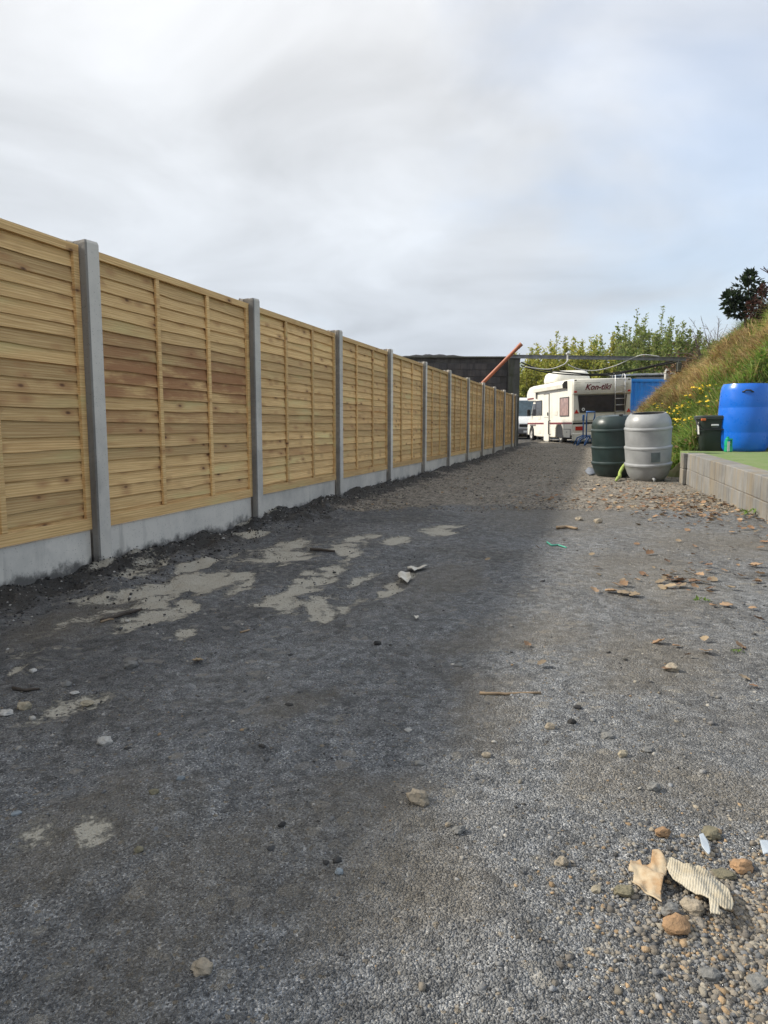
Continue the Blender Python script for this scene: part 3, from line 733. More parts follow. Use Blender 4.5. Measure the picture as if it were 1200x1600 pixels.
    m = MB(); m.add([(.22, 5.845, 1.15), (W_-.22, 5.845, 1.15), (W_-.30, 5.47, 1.74), (.30, 5.47, 1.74), (.22, 5.86, 1.16), (W_-.22, 5.86, 1.16), (W_-.30, 5.485, 1.75), (.30, 5.485, 1.75)], [(0,1,2,3), (4,5,6,7), (0,1,5,4), (1,2,6,5), (2,3,7,6), (3,0,4,7)])
    m.build('windscreen', M['screen'], o)
    m = MB(); m.box(-.13, .02, 5.60, 5.68, 1.12, 1.42, .02); m.tube([(.10, 5.66, 1.2), (-.05, 5.64, 1.2)], .015, 6); m.build('mirror', M['black'], o)
    m = MB(); m.box(.08, W_-.08, 6.34, 6.46, .24, .46, .03); m.build('front_bumper', M['grey_plastic'], o)
    for x in (.22, W_-.52): sheet(rect(x, x+.30, .60, .78), 'y', 6.36, .04, 'headlamp', M['white_van'], o)
    for y in (1.55, 5.69):
        wheel(o, .17, y, .30, .32, .20, -1); wheel(o, W_-.17, y, .30, .32, .20, 1)
    m = MB(); m.box(.05, W_-.05, 1.0, 2.08, .22, .74); m.build('wheel_well', M['black'], o)
    m = MB(); m.box(.3, W_-.3, .1, 6.0, .14, .26); m.build('chassis', M['black'], o)
make_motorhome()

# ------------------------------------------------------------------ white van behind, blue containers, shed
def make_van():
    o = empty('white_van', at(826, 690, 35.5) * 1.0, R(0)); o.location = (7.25, 35.6, .10)
    tag(o, 'white van facing the yard, half hidden between block building and motorhome', 'van')
    W_ = 1.9
    prof = [(0, .30), (.02, .80), (.28, 1.02), (.42, 1.12), (1.10, 2.02), (1.35, 2.12), (4.6, 2.15), (4.7, 2.0), (4.7, .28)]
    m = MB(); m.prism(prof, 'x', -W_/2, W_/2); b = m.build('body', M['white_van'], o); bv = b.modifiers.new('b', 'BEVEL'); bv.width = .06; bv.segments = 3; bv.limit_method = 'ANGLE'; bv.angle_limit = R(30)
    # windscreen on the raked front
    p, q = Vector((0, .46, 1.16)), Vector((0, 1.06, 1.96)); nrm = Vector((0, -(q.z-p.z), q.y-p.y)).normalized()*.012
    vs = [Vector((sx*wd, pt.y, pt.z)) + nrm*k for k in (-1, 1) for pt, wd in ((p, .82), (q, .72)) for sx in (-1, 1)]
    m = MB(); m.add(vs, [(0,1,3,2), (4,5,7,6), (0,1,5,4), (2,3,7,6), (0,2,6,4), (1,3,7,5)]); ws = m.build('windscreen', M['screen'], o)
    m = MB(); m.tube([(-.1, .47, 1.16), (-.55, .70, 1.50)], .012, 6); m.tube([(.6, .47, 1.16), (.1, .66, 1.44)], .012, 6); m.build('wiper', M['black'], ws)
    m = MB(); m.box(-W_/2-.02, W_/2+.02, -.10, .12, .25, .56, .05); m.build('bumper', M['grey_plastic'], o)
    m = MB(); m.box(-.45, .45, -.03, .02, .62, .76, .02); m.build('grille', M['black'], o)
    for x in (-.78, .50): m = MB(); m.box(x, x+.28, -.03, .06, .60, .80, .03); m.build('headlamp', M['alu'], o)
    m = MB(); m.box(-.26, .26, -.112, -.10, .34, .44); m.build('number_plate', M['white_van'], o)
    for sx in (-1, 1):
        m = MB(); m.box(sx*1.08-.08, sx*1.08+.08, .70, .78, 1.12, 1.42, .02); m.build('mirror', M['black'], o)
        wheel(o, sx*.80, .78, .30, .31, .20, sx); wheel(o, sx*.80, 3.7, .30, .31, .20, sx)
make_van()
M['blue_steel'] = plain('blue_container_paint', (.012, .22, .66), .45, .12, 2, .05, 0, (.10, .12, .16), .3)
M['grey_sheet'] = plain('weathered_grey_sheet', (.42, .42, .40), .8, .15, 2, .1, 0, (.22, .21, .18), .5)
def make_container(loc, rz, Lc, Hc, Dc, label):
    o = empty('shipping_container', loc, rz); tag(o, label, 'container')
    def corr(n_, L_):
        pts = []; st = L_/n_
        for i in range(n_):
            x = i*st; pts += [(x, 0), (x+st*.3, 0), (x+st*.5, .045), (x+st*.8, .045)]
        return pts + [(L_, 0)]
    m = MB(); front = corr(int(Lc/.26), Lc); poly = [(x, y+.03) for x, y in front] + [(Lc, Dc-.03), (0, Dc-.03)]
    m.prism(poly, 'z', .10, Hc-.10); m.build('side_panels', M['blue_steel'], o)
    for x in (0, Lc):
        for y in (0, Dc): m = MB(); m.box(x-.07, x+.07, y-.06, y+.08, 0, Hc-.002); m.build('corner_post', M['blue_steel'], o)
    for z in (0, Hc-.13): m = MB(); m.box(-.06, Lc+.06, -.02, .08, z, z+.13, .01); m.build('rail', M['blue_steel'], o)
    m = MB(); m.box(.075, Lc-.075, .085, Dc-.065, Hc-.1, Hc-.03); m.build('roof', M['blue_steel'], o)
c = at(985, 592, 33.5)
make_container((c.x, 33.5, .25), R(6), 3.0, c.z - .25, 6.0, 'bright blue corrugated container between motorhome and grassy bank')
c = at(806, 616, 46)
make_container((c.x-1.2, 46, .2), R(-4), 2.4, c.z + .1 - .2, 5.0, 'blue container glimpsed above the white van beside the block building')
def make_shed():
    a_ = at(955, 585, 41); o = empty('low_shed', (a_.x, 41, .2), R(3)); Ls = 6.2
    tag(o, 'low shed with pale grey sheet roof behind the blue container', 'shed')
    h0 = at(955, 588, 41).z - .2; m = MB(); m.box(0, Ls, 0, 3, 0, h0-.02); m.build('wall', M['grey_sheet'], o)
    for k in range(6):
        m = MB(); x = k*Ls/6; m.box(x-.02, x+Ls/6-.03, -.15, 3.1, h0, h0+.10, .01); m.build('roof_sheet', M['grey_sheet'], o, (0, 0, .012*(k % 2)), (R(4), R(-1.5), 0))
make_shed()

# ------------------------------------------------------------------ blue stand beside the barrels
M['blue_paint'] = plain('chipped_blue_paint', (.035, .12, .33), .4, .15, 12, .1, 0, (.12, .10, .09), .35)
def make_stand():
    g = at(908, 697, 24.3); o = empty('wheel_stand', (g.x, g.y, gz(g.x, g.y)))
    tag(o, 'blue tubular steel trolley stand with splayed legs in front of the motorhome', 'trolley')
    def P(px, py, dy=0): q = at(px, py, 24.3 + dy); return q - Vector(o.location)
    m = MB(); m.tube([P(911, 684), P(911.5, 650)], .022, 8); m.tube([P(916, 683), P(917, 645), P(917.5, 643.5)], .024, 8); m.build('upright', M['blue_paint'], o, smooth=True)
    m = MB(); m.box(P(910, 652).x, P(913.2, 652).x, -.03, .03, P(912, 657).z, P(912, 648).z, .01); m.build('bracket', M['blue_paint'], o)
    m = MB(); m.tube([P(916, 643.5), P(929.5, 643.5), P(929.5, 650), P(927.5, 657)], .026, 8); m.build('handle', M['blue_paint'], o, smooth=True)
    for k, (sx, sy, mx_, my_, ex, ey, dy) in enumerate(((909, 681, 902, 684, 896.5, 697, .25), (912, 682, 905, 686, 901, 698.5, -.2), (916, 683, 908, 687, 903.5, 699, .1), (918, 683, 916, 687, 912.5, 700, -.25), (920, 682, 924, 686, 926, 697, .2), (922, 682, 919, 688, 914, 699.5, .3))):
        a_, b_, c_ = P(sx, sy, 0), P(mx_, my_, dy*.5), P(ex, ey, dy); c_.z = gz(c_.x + o.location.x, c_.y + o.location.y) - o.location.z + .02
        m = MB(); m.tube([a_, a_.lerp(b_, .6), b_, b_.lerp(c_, .3), c_], .024, 8); m.build('leg', M['blue_paint'], o, smooth=True)
    m = MB(); m.tube([P(908, 681), P(923, 681)], .024, 8); m.build('crossbar', M['blue_paint'], o)
make_stand()

# ------------------------------------------------------------------ barrels, drum, bin, jug
M['dark_green'] = plain('dark_green_plastic', (.018, .034, .033), .38, .2, 4, .06, 0, (.16, .14, .11), .35)
M['silver'] = plain('faded_silver_paint', (.285, .295, .30), .42, .14, 4, .08, 0, (.17, .155, .13), .6)
M['blue_drum'] = plain('blue_polythene', (.008, .135, .62), .33, .06, 3, .03, 0, (.05, .13, .36), .2)
M['bin'] = plain('dark_green_bin_plastic', (.020, .030, .026), .45, .15, 8, .05, 0, (.07, .065, .05), .35)
M['orange'] = plain('orange_clip', (.50, .12, .03), .5); M['label_white'] = plain('white_label', (.62, .62, .60), .6)
M['jug_green'] = plain('green_jug_plastic', (.01, .33, .16), .35, .1, 10, .03); M['hose'] = plain('lime_hose', (.30, .38, .10), .5, .2, 12, .1)
M['grey_patch'] = plain('grey_patch', (.10, .125, .125), .6, .2, 10, .05)
def barrel_profile(Rm, H, tilt=0):
    def ring(z, out, h): return [(Rm*1.0, z-h*1.4), (Rm*1.0 + out, z-h*.8), (Rm*1.0 + out, z+h*.8), (Rm*1.0, z+h*1.4), (Rm*1.0-.010, z+h*2.2), (Rm*1.0-.010, z+h*2.6)]
    p = [(.001, .02), (Rm*.55, .012), (Rm*.66, 0), (Rm*.72, .012), (Rm*.80, .05), (Rm*.88, H*.10), (Rm*.95, H*.17)]
    for z in (.25, .50, .78): p += ring(z*H, .008, H*.013)
    p += [(Rm*.985, H*.84), (Rm*.95, H*.90), (Rm*.88, H*.95), (Rm*.80, H*.982), (Rm*.76, H), (Rm*.70, H)]
    return p
def make_barrel(name, px, py, dY, Rm, H, mat, label, rot):
    g = ground_at(px, py); loc = Vector((g.x*(g.y+dY)/g.y, g.y+dY, 0)); loc.z = gz(loc.x, loc.y)
    o = empty(name, loc); o.rotation_euler = rot; tag(o, label, 'barrel', 'barrels standing on the gravel')
    m = MB(); prof = barrel_profile(Rm, H); m.lathe(prof, 48, cap=False); m.build('shell', mat, o, auto=35)
    return o
gb = make_barrel('water_barrel', 1012, 753, .33, .325, .97, M['silver'], 'faded silver grey barrel with open top and dark square patch', (R(4.5), R(-4.0), 0))
m = MB(); m.lathe([(.325*.70, .97), (.325*.69, .90), (.20, .80), (.001, .79)], 40, cap=False); m.build('inside', M['black'], gb, auto=40)
# curved patch on the front of the shell
vs = []; fs = []; a0 = R(-103); a1 = R(-80)
for i in range(9):
    q = a0 + (a1-a0)*i/8
    for z in (.300, .435): vs.append((.3225*math.cos(q), .3225*math.sin(q), z))
for i in range(8): fs.append((2*i, 2*i+2, 2*i+3, 2*i+1))
m = MB(); m.add(vs, fs); pt = m.build('patch', M['grey_patch'], gb); sm_ = pt.modifiers.new('s', 'SOLIDIFY'); sm_.thickness = .006; sm_.offset = 0
m = MB(); m.tube([(-.03, -.27, .06), (-.03, -.33, .055), (-.03, -.335, .02)], .018, 8); m.build('tap', M['silver'], gb, smooth=True)
db = make_barrel('water_barrel', 958, 747, .32, .325, .945, M['dark_green'], 'dark green barrel with dusty base, left of the silver one', (R(2.5), R(-3.5), 0))
m = MB(); m.lathe([(.23, .945), (.225, .952), (.10, .962), (.001, .965)], 40, cap=False); m.build('lid', M['dark_green'], db, auto=30)
m = MB(); m.lathe([(.03, .935), (.03, .975), (.001, .98)], 16, Matrix.Translation((.06, -.20, 0)), cap=False); m.build('bung', M['black'], db, auto=40)
P = [ground_at(962, 752), ground_at(968, 750), ground_at(972, 749), ground_at(977, 748)]
hz = [.02, .05, .16, .22]; pts = [Vector((p.x, p.y-.02+.02*i, gz(p.x, p.y)+h)) for i, (p, h) in enumerate(zip(P, hz))]
m = MB(); m.tube([pts[0], pts[0].lerp(pts[1], .5)+Vector((0, 0, .01)), pts[1], pts[1].lerp(pts[2], .5)+Vector((-.015, 0, .0)), pts[2], pts[3], pts[3]+Vector((.06, .02, .02))], [.018, .026, .028, .024, .026, .024, .02], 10)
tag(m.build('hose', M['hose'], smooth=True), 'lime green hose end drooping between the two barrels', 'hose')

TZ = .40   # terrace level
def on_terrace(px, Y): p = at(px, 700, Y); return Vector((p.x, Y, TZ))
def make_drum():
    p = on_terrace(1160, 11.05); o = empty('plastic_drum', p); tag(o, 'tall blue plastic drum on the raised turf by the bank', 'drum')
    Rm, H = .372, 1.03
    prof = [(.001, .02), (Rm*.7, .012), (Rm*.80, 0), (Rm*.86, .012), (Rm*.93, .06), (Rm*.97, .14), (Rm*.995, .28), (Rm*.99, .292), (Rm, .305), (Rm*1.005, .5), (Rm*.995, .66), (Rm*.987, .672), (Rm*.995, .685), (Rm*.975, .82), (Rm*.95, .93), (Rm*.92, .99), (Rm*.885, 1.012), (Rm*.87, 1.03), (Rm*.83, 1.03), (Rm*.82, 1.0), (.001, .995)]
    m = MB(); m.lathe(prof, 56, cap=False); m.build('shell', M['blue_drum'], o, auto=40)
    for q in (R(-112), R(40)):
        Mx = Matrix.Rotation(q + math.pi/2, 4, 'Z'); m = MB(); r0 = -Rm*.958
        m.tube([(-.075, r0+.02, .90), (-.055, r0-.012, .905), (-.03, r0-.018, .925), (.03, r0-.018, .925), (.055, r0-.012, .905), (.075, r0+.02, .90)], .012, 8, True, Mx)
        m.tube([(-.075, r0+.015, .898), (.075, r0+.015, .898)], .012, 8, True, Mx)
        m.build('handle', M['black'] if q < 0 else M['blue_drum'], o, smooth=True)
make_drum()
def make_bin():
    p = on_terrace(1110, 11.2); o = empty('storage_bin', p, R(-12)); tag(o, 'black-green lidded recycling caddy with orange clips beside the blue drum', 'bin')
    def ringbox(levels):   # rounded rectangle sections
        n = 24; vs = []; fs = []
        for hw, hd, z in levels:
            for k in range(n):
                a_ = 2*math.pi*(k+.5)/n; e = .35; vs.append((hw*abs(math.cos(a_))**e*math.copysign(1, math.cos(a_)), hd*abs(math.sin(a_))**e*math.copysign(1, math.sin(a_)), z))
        for i in range(len(levels)-1):
            for k in range(n): fs.append((i*n+k, i*n+(k+1) % n, (i+1)*n+(k+1) % n, (i+1)*n+k))
        fs += [tuple(range(n))[::-1], tuple((len(levels)-1)*n+k for k in range(n))]; return vs, fs
    m = MB(); m.add(*ringbox([(.165, .15, 0), (.172, .158, .01), (.195, .175, .30), (.212, .192, .302), (.214, .194, .318), (.198, .178, .322), (.215, .195, .49)])); m.build('tub', M['bin'], o, auto=40)
    m = MB(); m.add(*ringbox([(.235, .215, .488), (.242, .222, .495), (.242, .222, .535), (.225, .205, .552), (.06, .05, .556)])); m.build('lid', M['bin'], o, auto=35)
    for x in (-.17, .17): m = MB(); m.box(x-.035, x+.035, -.228, -.18, .468, .505, .008); m.build('clip', M['orange'], o)
    m = MB(); m.tube([(-.245, -.02, .49), (-.245, -.17, .42), (-.235, -.215, .40), (-.20, -.228, .335), (.20, -.228, .335), (.235, -.215, .40), (.245, -.17, .42), (.245, -.02, .49)], .010, 6); m.build('handle', M['black'], o, smooth=True)
    m = MB(); m.box(-.055, .055, -.210, -.19, .395, .425, .006); m.build('emblem', M['label_white'], o, rot=(R(2), 0, 0))
    m = MB(); m.box(-.045, .045, -.205, -.19, .362, .370); m.build('caption', M['grey_plastic'], o)
    m = MB(); m.box(-.004, 0, -.05, .06, 0, .19); m.build('side_label', M['label_white'], o, (-.205, -.10, .26), (0, R(-5), 0))
make_bin()
def make_jug():
    p = on_terrace(1138.5, 10.62); o = empty('plastic_jug', p, R(15)); tag(o, 'small green plastic jug with white label at the foot of the blue drum', 'jug')
    # body with a handle hole: outline prism with an opening built as two side columns
    m = MB(); d = .034
    m.box(-.062, .055, -d, d, 0, .085, .012); m.box(-.062, -.022, -d, d, .083, .175, .010); m.box(.028, .055, -d*.6, d*.6, .083, .175, .008); m.box(-.058, .052, -d*.9, d*.9, .173, .205, .012)
    m.build('body', M['jug_green'], o, auto=35)
    m = MB(); m.lathe([(.020, .204), (.020, .232), (.001, .233)], 16, Matrix.Translation((-.025, 0, 0)), cap=False); m.build('cap', M['jug_green'], o, auto=40)
    m = MB(); m.box(-.055, -.012, -d-.003, -d-.0005, .012, .16); m.build('label_sticker', M['label_white'], o)
make_jug()

# ------------------------------------------------------------------ retaining wall and terrace
WA, WB = Vector((4.10, 9.57, 0)), Vector((3.24, 5.88, 0)); WD = (WB - WA).normalized(); WTOP = .43; WSL = .0195
def make_wall():
    rz = math.atan2(WD.y, WD.x); o = empty('retaining_wall', WA, rz); o.rotation_euler = (0, WSL, rz); Lw = 6.6; T = .215   # local x runs towards the viewer; yard face is -y... local +y is to the right of travel
    tag(o, 'low stained concrete block retaining wall holding up the turf terrace', 'wall')
    yard = -1 if Vector((-WD.y, WD.x, 0)).x > 0 else 1       # side of the yard in local y
    m = MB(); m.box(.006, Lw, *sorted((yard*-.006, -yard*(T-.006))), -.2, WTOP-.008); core = m.build('mortar_core', M['mortar'], o)
    bl = .44; V = []
    for k in range(6):
        r = random.Random(50+k); m = MB(); m.box(.002, bl-.004, *sorted((yard*r.uniform(0, .005), -yard*(T - r.uniform(0, .004)))), .002, .209, .006); V.append(m.mesh('block', M['block']))
    m = MB(); m.box(.002, bl/2-.004, *sorted((yard*.003, -yard*(T-.002))), .002, .209, .006); hf = m.mesh('block', M['block'])
    for rw, z in enumerate((-.205, .008, .221)):
        x = 0
        if rw % 2: link('block', hf, o, (0, 0, z)); x = bl/2
        while x + bl < Lw + .01:
            link('block', rnd.choice(V), o, (x, 0, z + rnd.uniform(-.002, .002)), (0, 0, rnd.uniform(-.002, .002))); x += bl
    # return of the wall at the near end, closing the terrace
    m = MB(); m.box(Lw-.200, Lw-.014, *sorted((-yard*.22, -yard*6.8)), -.2, WTOP-.008); m.build('mortar_core', M['mortar'], o)
    m = MB(); m.box(Lw-.208, Lw-.004, .002, bl-.004, .002, .209, .006); rb = m.mesh('block', M['block'])
    for rw, z in enumerate((-.205, .008, .221)):
        for k in range(15): link('block', rb, o, (0, min(-yard*(.22 + k*bl), -yard*(.22 + (k+1)*bl)), z))
    m = MB(); m.box(-.11, .10, *sorted((yard*.055, yard*.004)), .002, .209, .008); eb = m.mesh('block', M['block'])
    for z in (-.205, .008, .217): link('block', eb, o, (0, 0, z))
make_wall()
def make_turf_mat():
    t = NT('artificial_turf'); v = t.pos(); n = t.noise(v, 3, 5); f = t.noise(v, 260, 3, .7)
    c = t.mix(t.rng(n, .35, .7), (.155, .23, .065), (.20, .25, .10)); c = t.mix(t.rng(f, .45, .7, 0, .6), c, (.07, .12, .03)); c = t.mix(t.rng(t.noise(v, 7, 6, .7), .62, .75, 0, .6), c, (.22, .17, .10))
    return t.end(c, .9, t.bump(f, .8, .01))
M['turf'] = make_turf_mat()
def make_terrace():
    N_ = Vector((-WD.y, WD.x, 0)); N_ = N_ if N_.x > 0 else -N_
    vs = []; fs = []; na, nb = 40, 40
    for i in range(na+1):
        for k in range(nb+1):
            p = WA - WD*1.7 + WD*(8.1*i/na) + N_*(.205 + 6.5*(k/nb)**1.5)
            vs.append((p.x, p.y, TZ - WSL*max(0, 8.1*i/na - 1.7) + .010*nz(p.x, p.y, 2.0, 3.3)*min(1, k/4)))
    for i in range(na):
        for k in range(nb): fs.append((i*(nb+1)+k, i*(nb+1)+k+1, (i+1)*(nb+1)+k+1, (i+1)*(nb+1)+k))
    m = MB(); m.add(vs, fs); tr_ = tag(m.build('turf_terrace', M['turf'], smooth=True), kind='structure'); so_ = tr_.modifiers.new('s', 'SOLIDIFY'); so_.thickness = .5; so_.offset = -1 if tr_.data.polygons[0].normal.z > 0 else 1
make_terrace()

# ------------------------------------------------------------------ bank
def bank_h(x, y):
    p = x*FN.x + y*FN.y; q = x*FU.x + y*FU.y
    t0 = 1.12 - .75*sstep(13, 24, y) + .12*math.sin(q*.9) + .15*nz(x, y, .6, 4.2)
    lane = (p - t0)*(1.20 - .16*sstep(13, 24, y))
    front = (y - 11.30 + .25*nz(x, y, .8, 2.5))*1.7 + TZ + .02
    far = (31.0 - y)*.62 + .5*nz(x, y, .3, 9.1)
    crest = 3.65 + .45*nz(x, y, .22, 7.7) + .05*(p - 4.4)
    h = min(lane, front, far, crest)
    return h + .16*nz(x, y, .9, 5.9) + .09*nz(x, y, 2.4, 1.9)
def make_bank_mat():
    t = NT('bank_earth'); v = t.pos(); n = t.noise(v, 2.2, 6, .65)
    c = t.mix(t.rng(n, .35, .65), (.13, .11, .055), (.10, .13, .04)); return t.end(c, .95, t.bump(t.noise(v, 14, 5), .8, .05))
M['bank'] = make_bank_mat()
def make_bank():
    vs = []; fs = []; nx, ny = 110, 110
    ok = []
    for i in range(ny+1):
        y = 10.4 + 22.5*(i/ny)**1.25
        for k in range(nx+1):
            p = .1 + 13.5*(k/nx)**1.4
            x = (p - y*FN.y)/FN.x
            h = bank_h(x, y); vs.append((x, y, h)); ok.append(h > -.25)
    for i in range(ny):
        for k in range(nx):
            f = (i*(nx+1)+k, i*(nx+1)+k+1, (i+1)*(nx+1)+k+1, (i+1)*(nx+1)+k)
            if any(ok[q] for q in f): fs.append(f)
    m = MB(); m.add(vs, fs); tag(m.build('bank', M['bank'], smooth=True), kind='structure')
make_bank()
GREEN = [(.15, .25, .035), (.20, .30, .055), (.10, .18, .03), (.26, .31, .08)]
STRAW = [(.50, .37, .17), (.43, .31, .14), (.56, .45, .24), (.36, .25, .12), (.40, .36, .12)]
def blades(n, seed, region, name, label):
    r = random.Random(seed); vs = []; fs = []; cs = []
    tries = 0; cnt = 0
    while cnt < n and tries < n*12:
        tries += 1
        y = 10.7 + 18*r.random()**1.2; p = .25 + 7.0*r.random()**1.1; x = (p - y*FN.y)/FN.x; h = bank_h(x, y)
        if h < -.02 or (x < 4.4 and y < 10.9): continue
        if y < 11.3 and h < TZ: continue
        g = .9*nz(x, y, .45, 3.7) + .7*nz(x, y, 1.3, 8.2) + .55*sstep(.9, .2, abs(h - 2.1)/2.0) - .70*sstep(2.6, 3.5, h) - .40*sstep(1.2, .2, h)*sstep(20, 14, y) - .45*sstep(14.0, 11.6, y)
        straw = g + r.uniform(-.25, .25) > .42
        if straw != region: continue
        cnt += 1
        cl = nz(x, y, 2.6, 11.3); cl2 = nz(x, y, 5.5, 17.1); Lb = r.uniform(.16, .46)*(1.15 if straw else .9)*(1 + .9*cl); wd = r.uniform(.006, .014); a_ = r.uniform(0, 6.283)
        dr = Vector((math.cos(a_), math.sin(a_), 0)); up = Vector(((-.55 if straw else -.30) + 1.1*cl2, -.15 + .8*nz(x, y, 3.1, 23.0), 1.0)) + dr*r.uniform(.1, .7 if straw else .45); up.normalize()
        sd_ = Vector((-dr.y, dr.x, 0))*wd; b = Vector((x, y, h - .03)); mid = b + up*Lb*.55
        tip = b + up*Lb + (dr*.25 + Vector((-.12, 0, -.28 if straw else -.12)))*Lb
        i0 = len(vs); vs += [b - sd_, b + sd_, mid + sd_*.8, mid - sd_*.8, tip]; fs += [(i0, i0+1, i0+2, i0+3), (i0+3, i0+2, i0+4)]
        c = r.choice(STRAW if straw else GREEN); k = r.uniform(.75, 1.35)*(1 + .7*nz(x, y, 3.7, 31.0))
        if straw and cl2 > .12 and r.random() < .6: c = (.27, .16, .08)
        if not straw and r.random() < .15: c = (.30, .25, .09)
        cs += [(c[0]*k, c[1]*k, c[2]*k, 1)]*5
    m = MB(); m.add(vs, fs); o = link(name, m.mesh(name, M['leaf'], colors=cs)); tag(o, label, 'grass', kind='stuff')
blades(52000, 1, False, 'green_grass', 'green grass growing over the bank')
blades(32000, 2, True, 'dry_grass', 'dry straw coloured grass matted on the bank')

def leafquad(vs, fs, cs, c, d, up, ln, wd, col):
    s_ = d.cross(up); s_ = s_.normalized()*wd if s_.length > 1e-4 else Vector((wd, 0, 0)); i0 = len(vs)
    vs += [c, c + d*ln*.5 + s_, c + d*ln, c + d*ln*.5 - s_]; fs.append((i0, i0+1, i0+2, i0+3)); cs += [col + (1,)]*4
def rdir(r, zmin=-1.0, zmax=1.0):
    z = r.uniform(zmin, zmax); a_ = r.uniform(0, 6.283); k = math.sqrt(max(0, 1-z*z)); return Vector((k*math.cos(a_), k*math.sin(a_), z))
def bank_weeds():
    r = random.Random(77); vs = []; fs = []; cs = []; n = 0
    while n < 2600:
        y = 10.8 + 15*r.random()**1.5; p = .3 + 6.0*r.random(); x = (p - y*FN.y)/FN.x; h = bank_h(x, y)
        if h < -.02 or (y < 11.3 and h < TZ): continue
        if nz(x, y, 1.1, 41.0) + .5*sstep(1.8, .4, h) < .18: continue
        n += 1; k0 = r.uniform(.6, 1.2); top = r.uniform(.08, .34)
        for q in range(9):
            c = Vector((x, y, h)) + Vector((r.gauss(0, .06), r.gauss(0, .06), r.random()*top)); k = k0*r.uniform(.7, 1.3); b = r.choice([(.13, .24, .035), (.18, .29, .05), (.10, .19, .04), (.24, .28, .07), (.30, .20, .09)])
            leafquad(vs, fs, cs, c, rdir(r, -.3, .7), Vector((0, 0, 1)), r.uniform(.05, .12), r.uniform(.015, .035), (b[0]*k, b[1]*k, b[2]*k))
    m = MB(); m.add(vs, fs); tag(link('weeds', m.mesh('weeds', M['leaf'], colors=cs)), 'low broad-leaved weeds tangled in the grass of the bank', 'weeds', kind='stuff')
bank_weeds()
M['yellow'] = plain('yellow_petals', (.75, .52, .02), .6, .15)
def make_weed(seed, x, y, hgt, spread, nst, label, flowers=True):
    r = random.Random(seed); z = bank_h(x, y); o = empty('flowering_weed', (x, y, z)); tag(o, label, 'plant', 'yellow-flowered weeds on the bank' if flowers else 'weeds without flowers on the bank')
    ms = MB(); vs = []; fs = []; cs = []; fl = MB()
    for k in range(nst):
        a_ = r.uniform(0, 6.283); tip = Vector((math.cos(a_)*spread*r.random() - .12, math.sin(a_)*spread*r.random() - .10, hgt*r.uniform(.5, 1))); b = Vector((tip.x*.3, tip.y*.3, -.03))
        mid = b.lerp(tip, .5) + Vector((0, 0, .04)); ms.tube([b, mid, tip], [.006, .005, .003], 5)
        for q in range(16):
            t_ = r.random(); c = b.lerp(tip, t_) + rdir(r)*.03; leafquad(vs, fs, cs, c, rdir(r, -.2, .7), Vector((0, 0, 1)), r.uniform(.05, .11), r.uniform(.012, .026), (lambda k: (.10*k, .19*k, .028*k))(r.uniform(.6, 1.35)))
        if flowers and r.random() < .75:
            for q in range(r.randint(1, 3)):
                c = tip + rdir(r)*.03; rr_ = r.uniform(.016, .032); fl.lathe([(.001, -.006), (rr_*.6, 0), (rr_, .01), (rr_*.5, .014), (.001, .013)], 7, Matrix.Translation(c) @ Euler((r.uniform(.1, 1.1), 0, r.uniform(-1, 1))).to_matrix().to_4x4(), cap=False)
    ms.build('stems', M['weedstem'], o, recalc=False)
    me = MB(); me.add(vs, fs); link('leaves', me.mesh('leaves', M['leaf'], colors=cs), o)
    if fl.v: tag(fl.build('flowers', M['yellow'], o, recalc=False), kind='stuff')
M['weedstem'] = plain('weed_stem', (.12, .16, .04), .8)
wl = [(1066, 668, 'yellow-flowered weed nearest the top of the silver barrel'), (1078, 640, 'tall yellow-flowered weed left of the black caddy'), (1095, 632, 'yellow-flowered weed rising behind the black caddy'), (1104, 618, 'topmost yellow-flowered weed above the black caddy'), (1116, 640, 'yellow-flowered weed between black caddy and blue drum'), (1058, 650, 'yellow-flowered weed at the left foot of the clump by the caddy'),
      (1035, 641, 'lone yellow-flowered weed above the silver barrel rim'), (1072, 690, 'low leafy weed at the end of the retaining wall'), (1062, 675, 'leafy weed between the silver barrel and the black caddy'), (1086, 660, 'dense yellow-flowered weed just left of the black caddy')]
for i, (px, py, lab) in enumerate(wl):
    # walk along the sight line to where it meets the bank
    Y = 10.5; hit = None
    while Y < 26:
        q = at(px, py, Y)
        if bank_h(q.x, q.y) > q.z - .18: hit = q; break
        Y += .05
    if hit is None: hit = at(px, py, 11.6)
    make_weed(300+i, hit.x, hit.y, .38 if i < 7 else .24, .30, 12, lab, flowers='yellow' in lab)

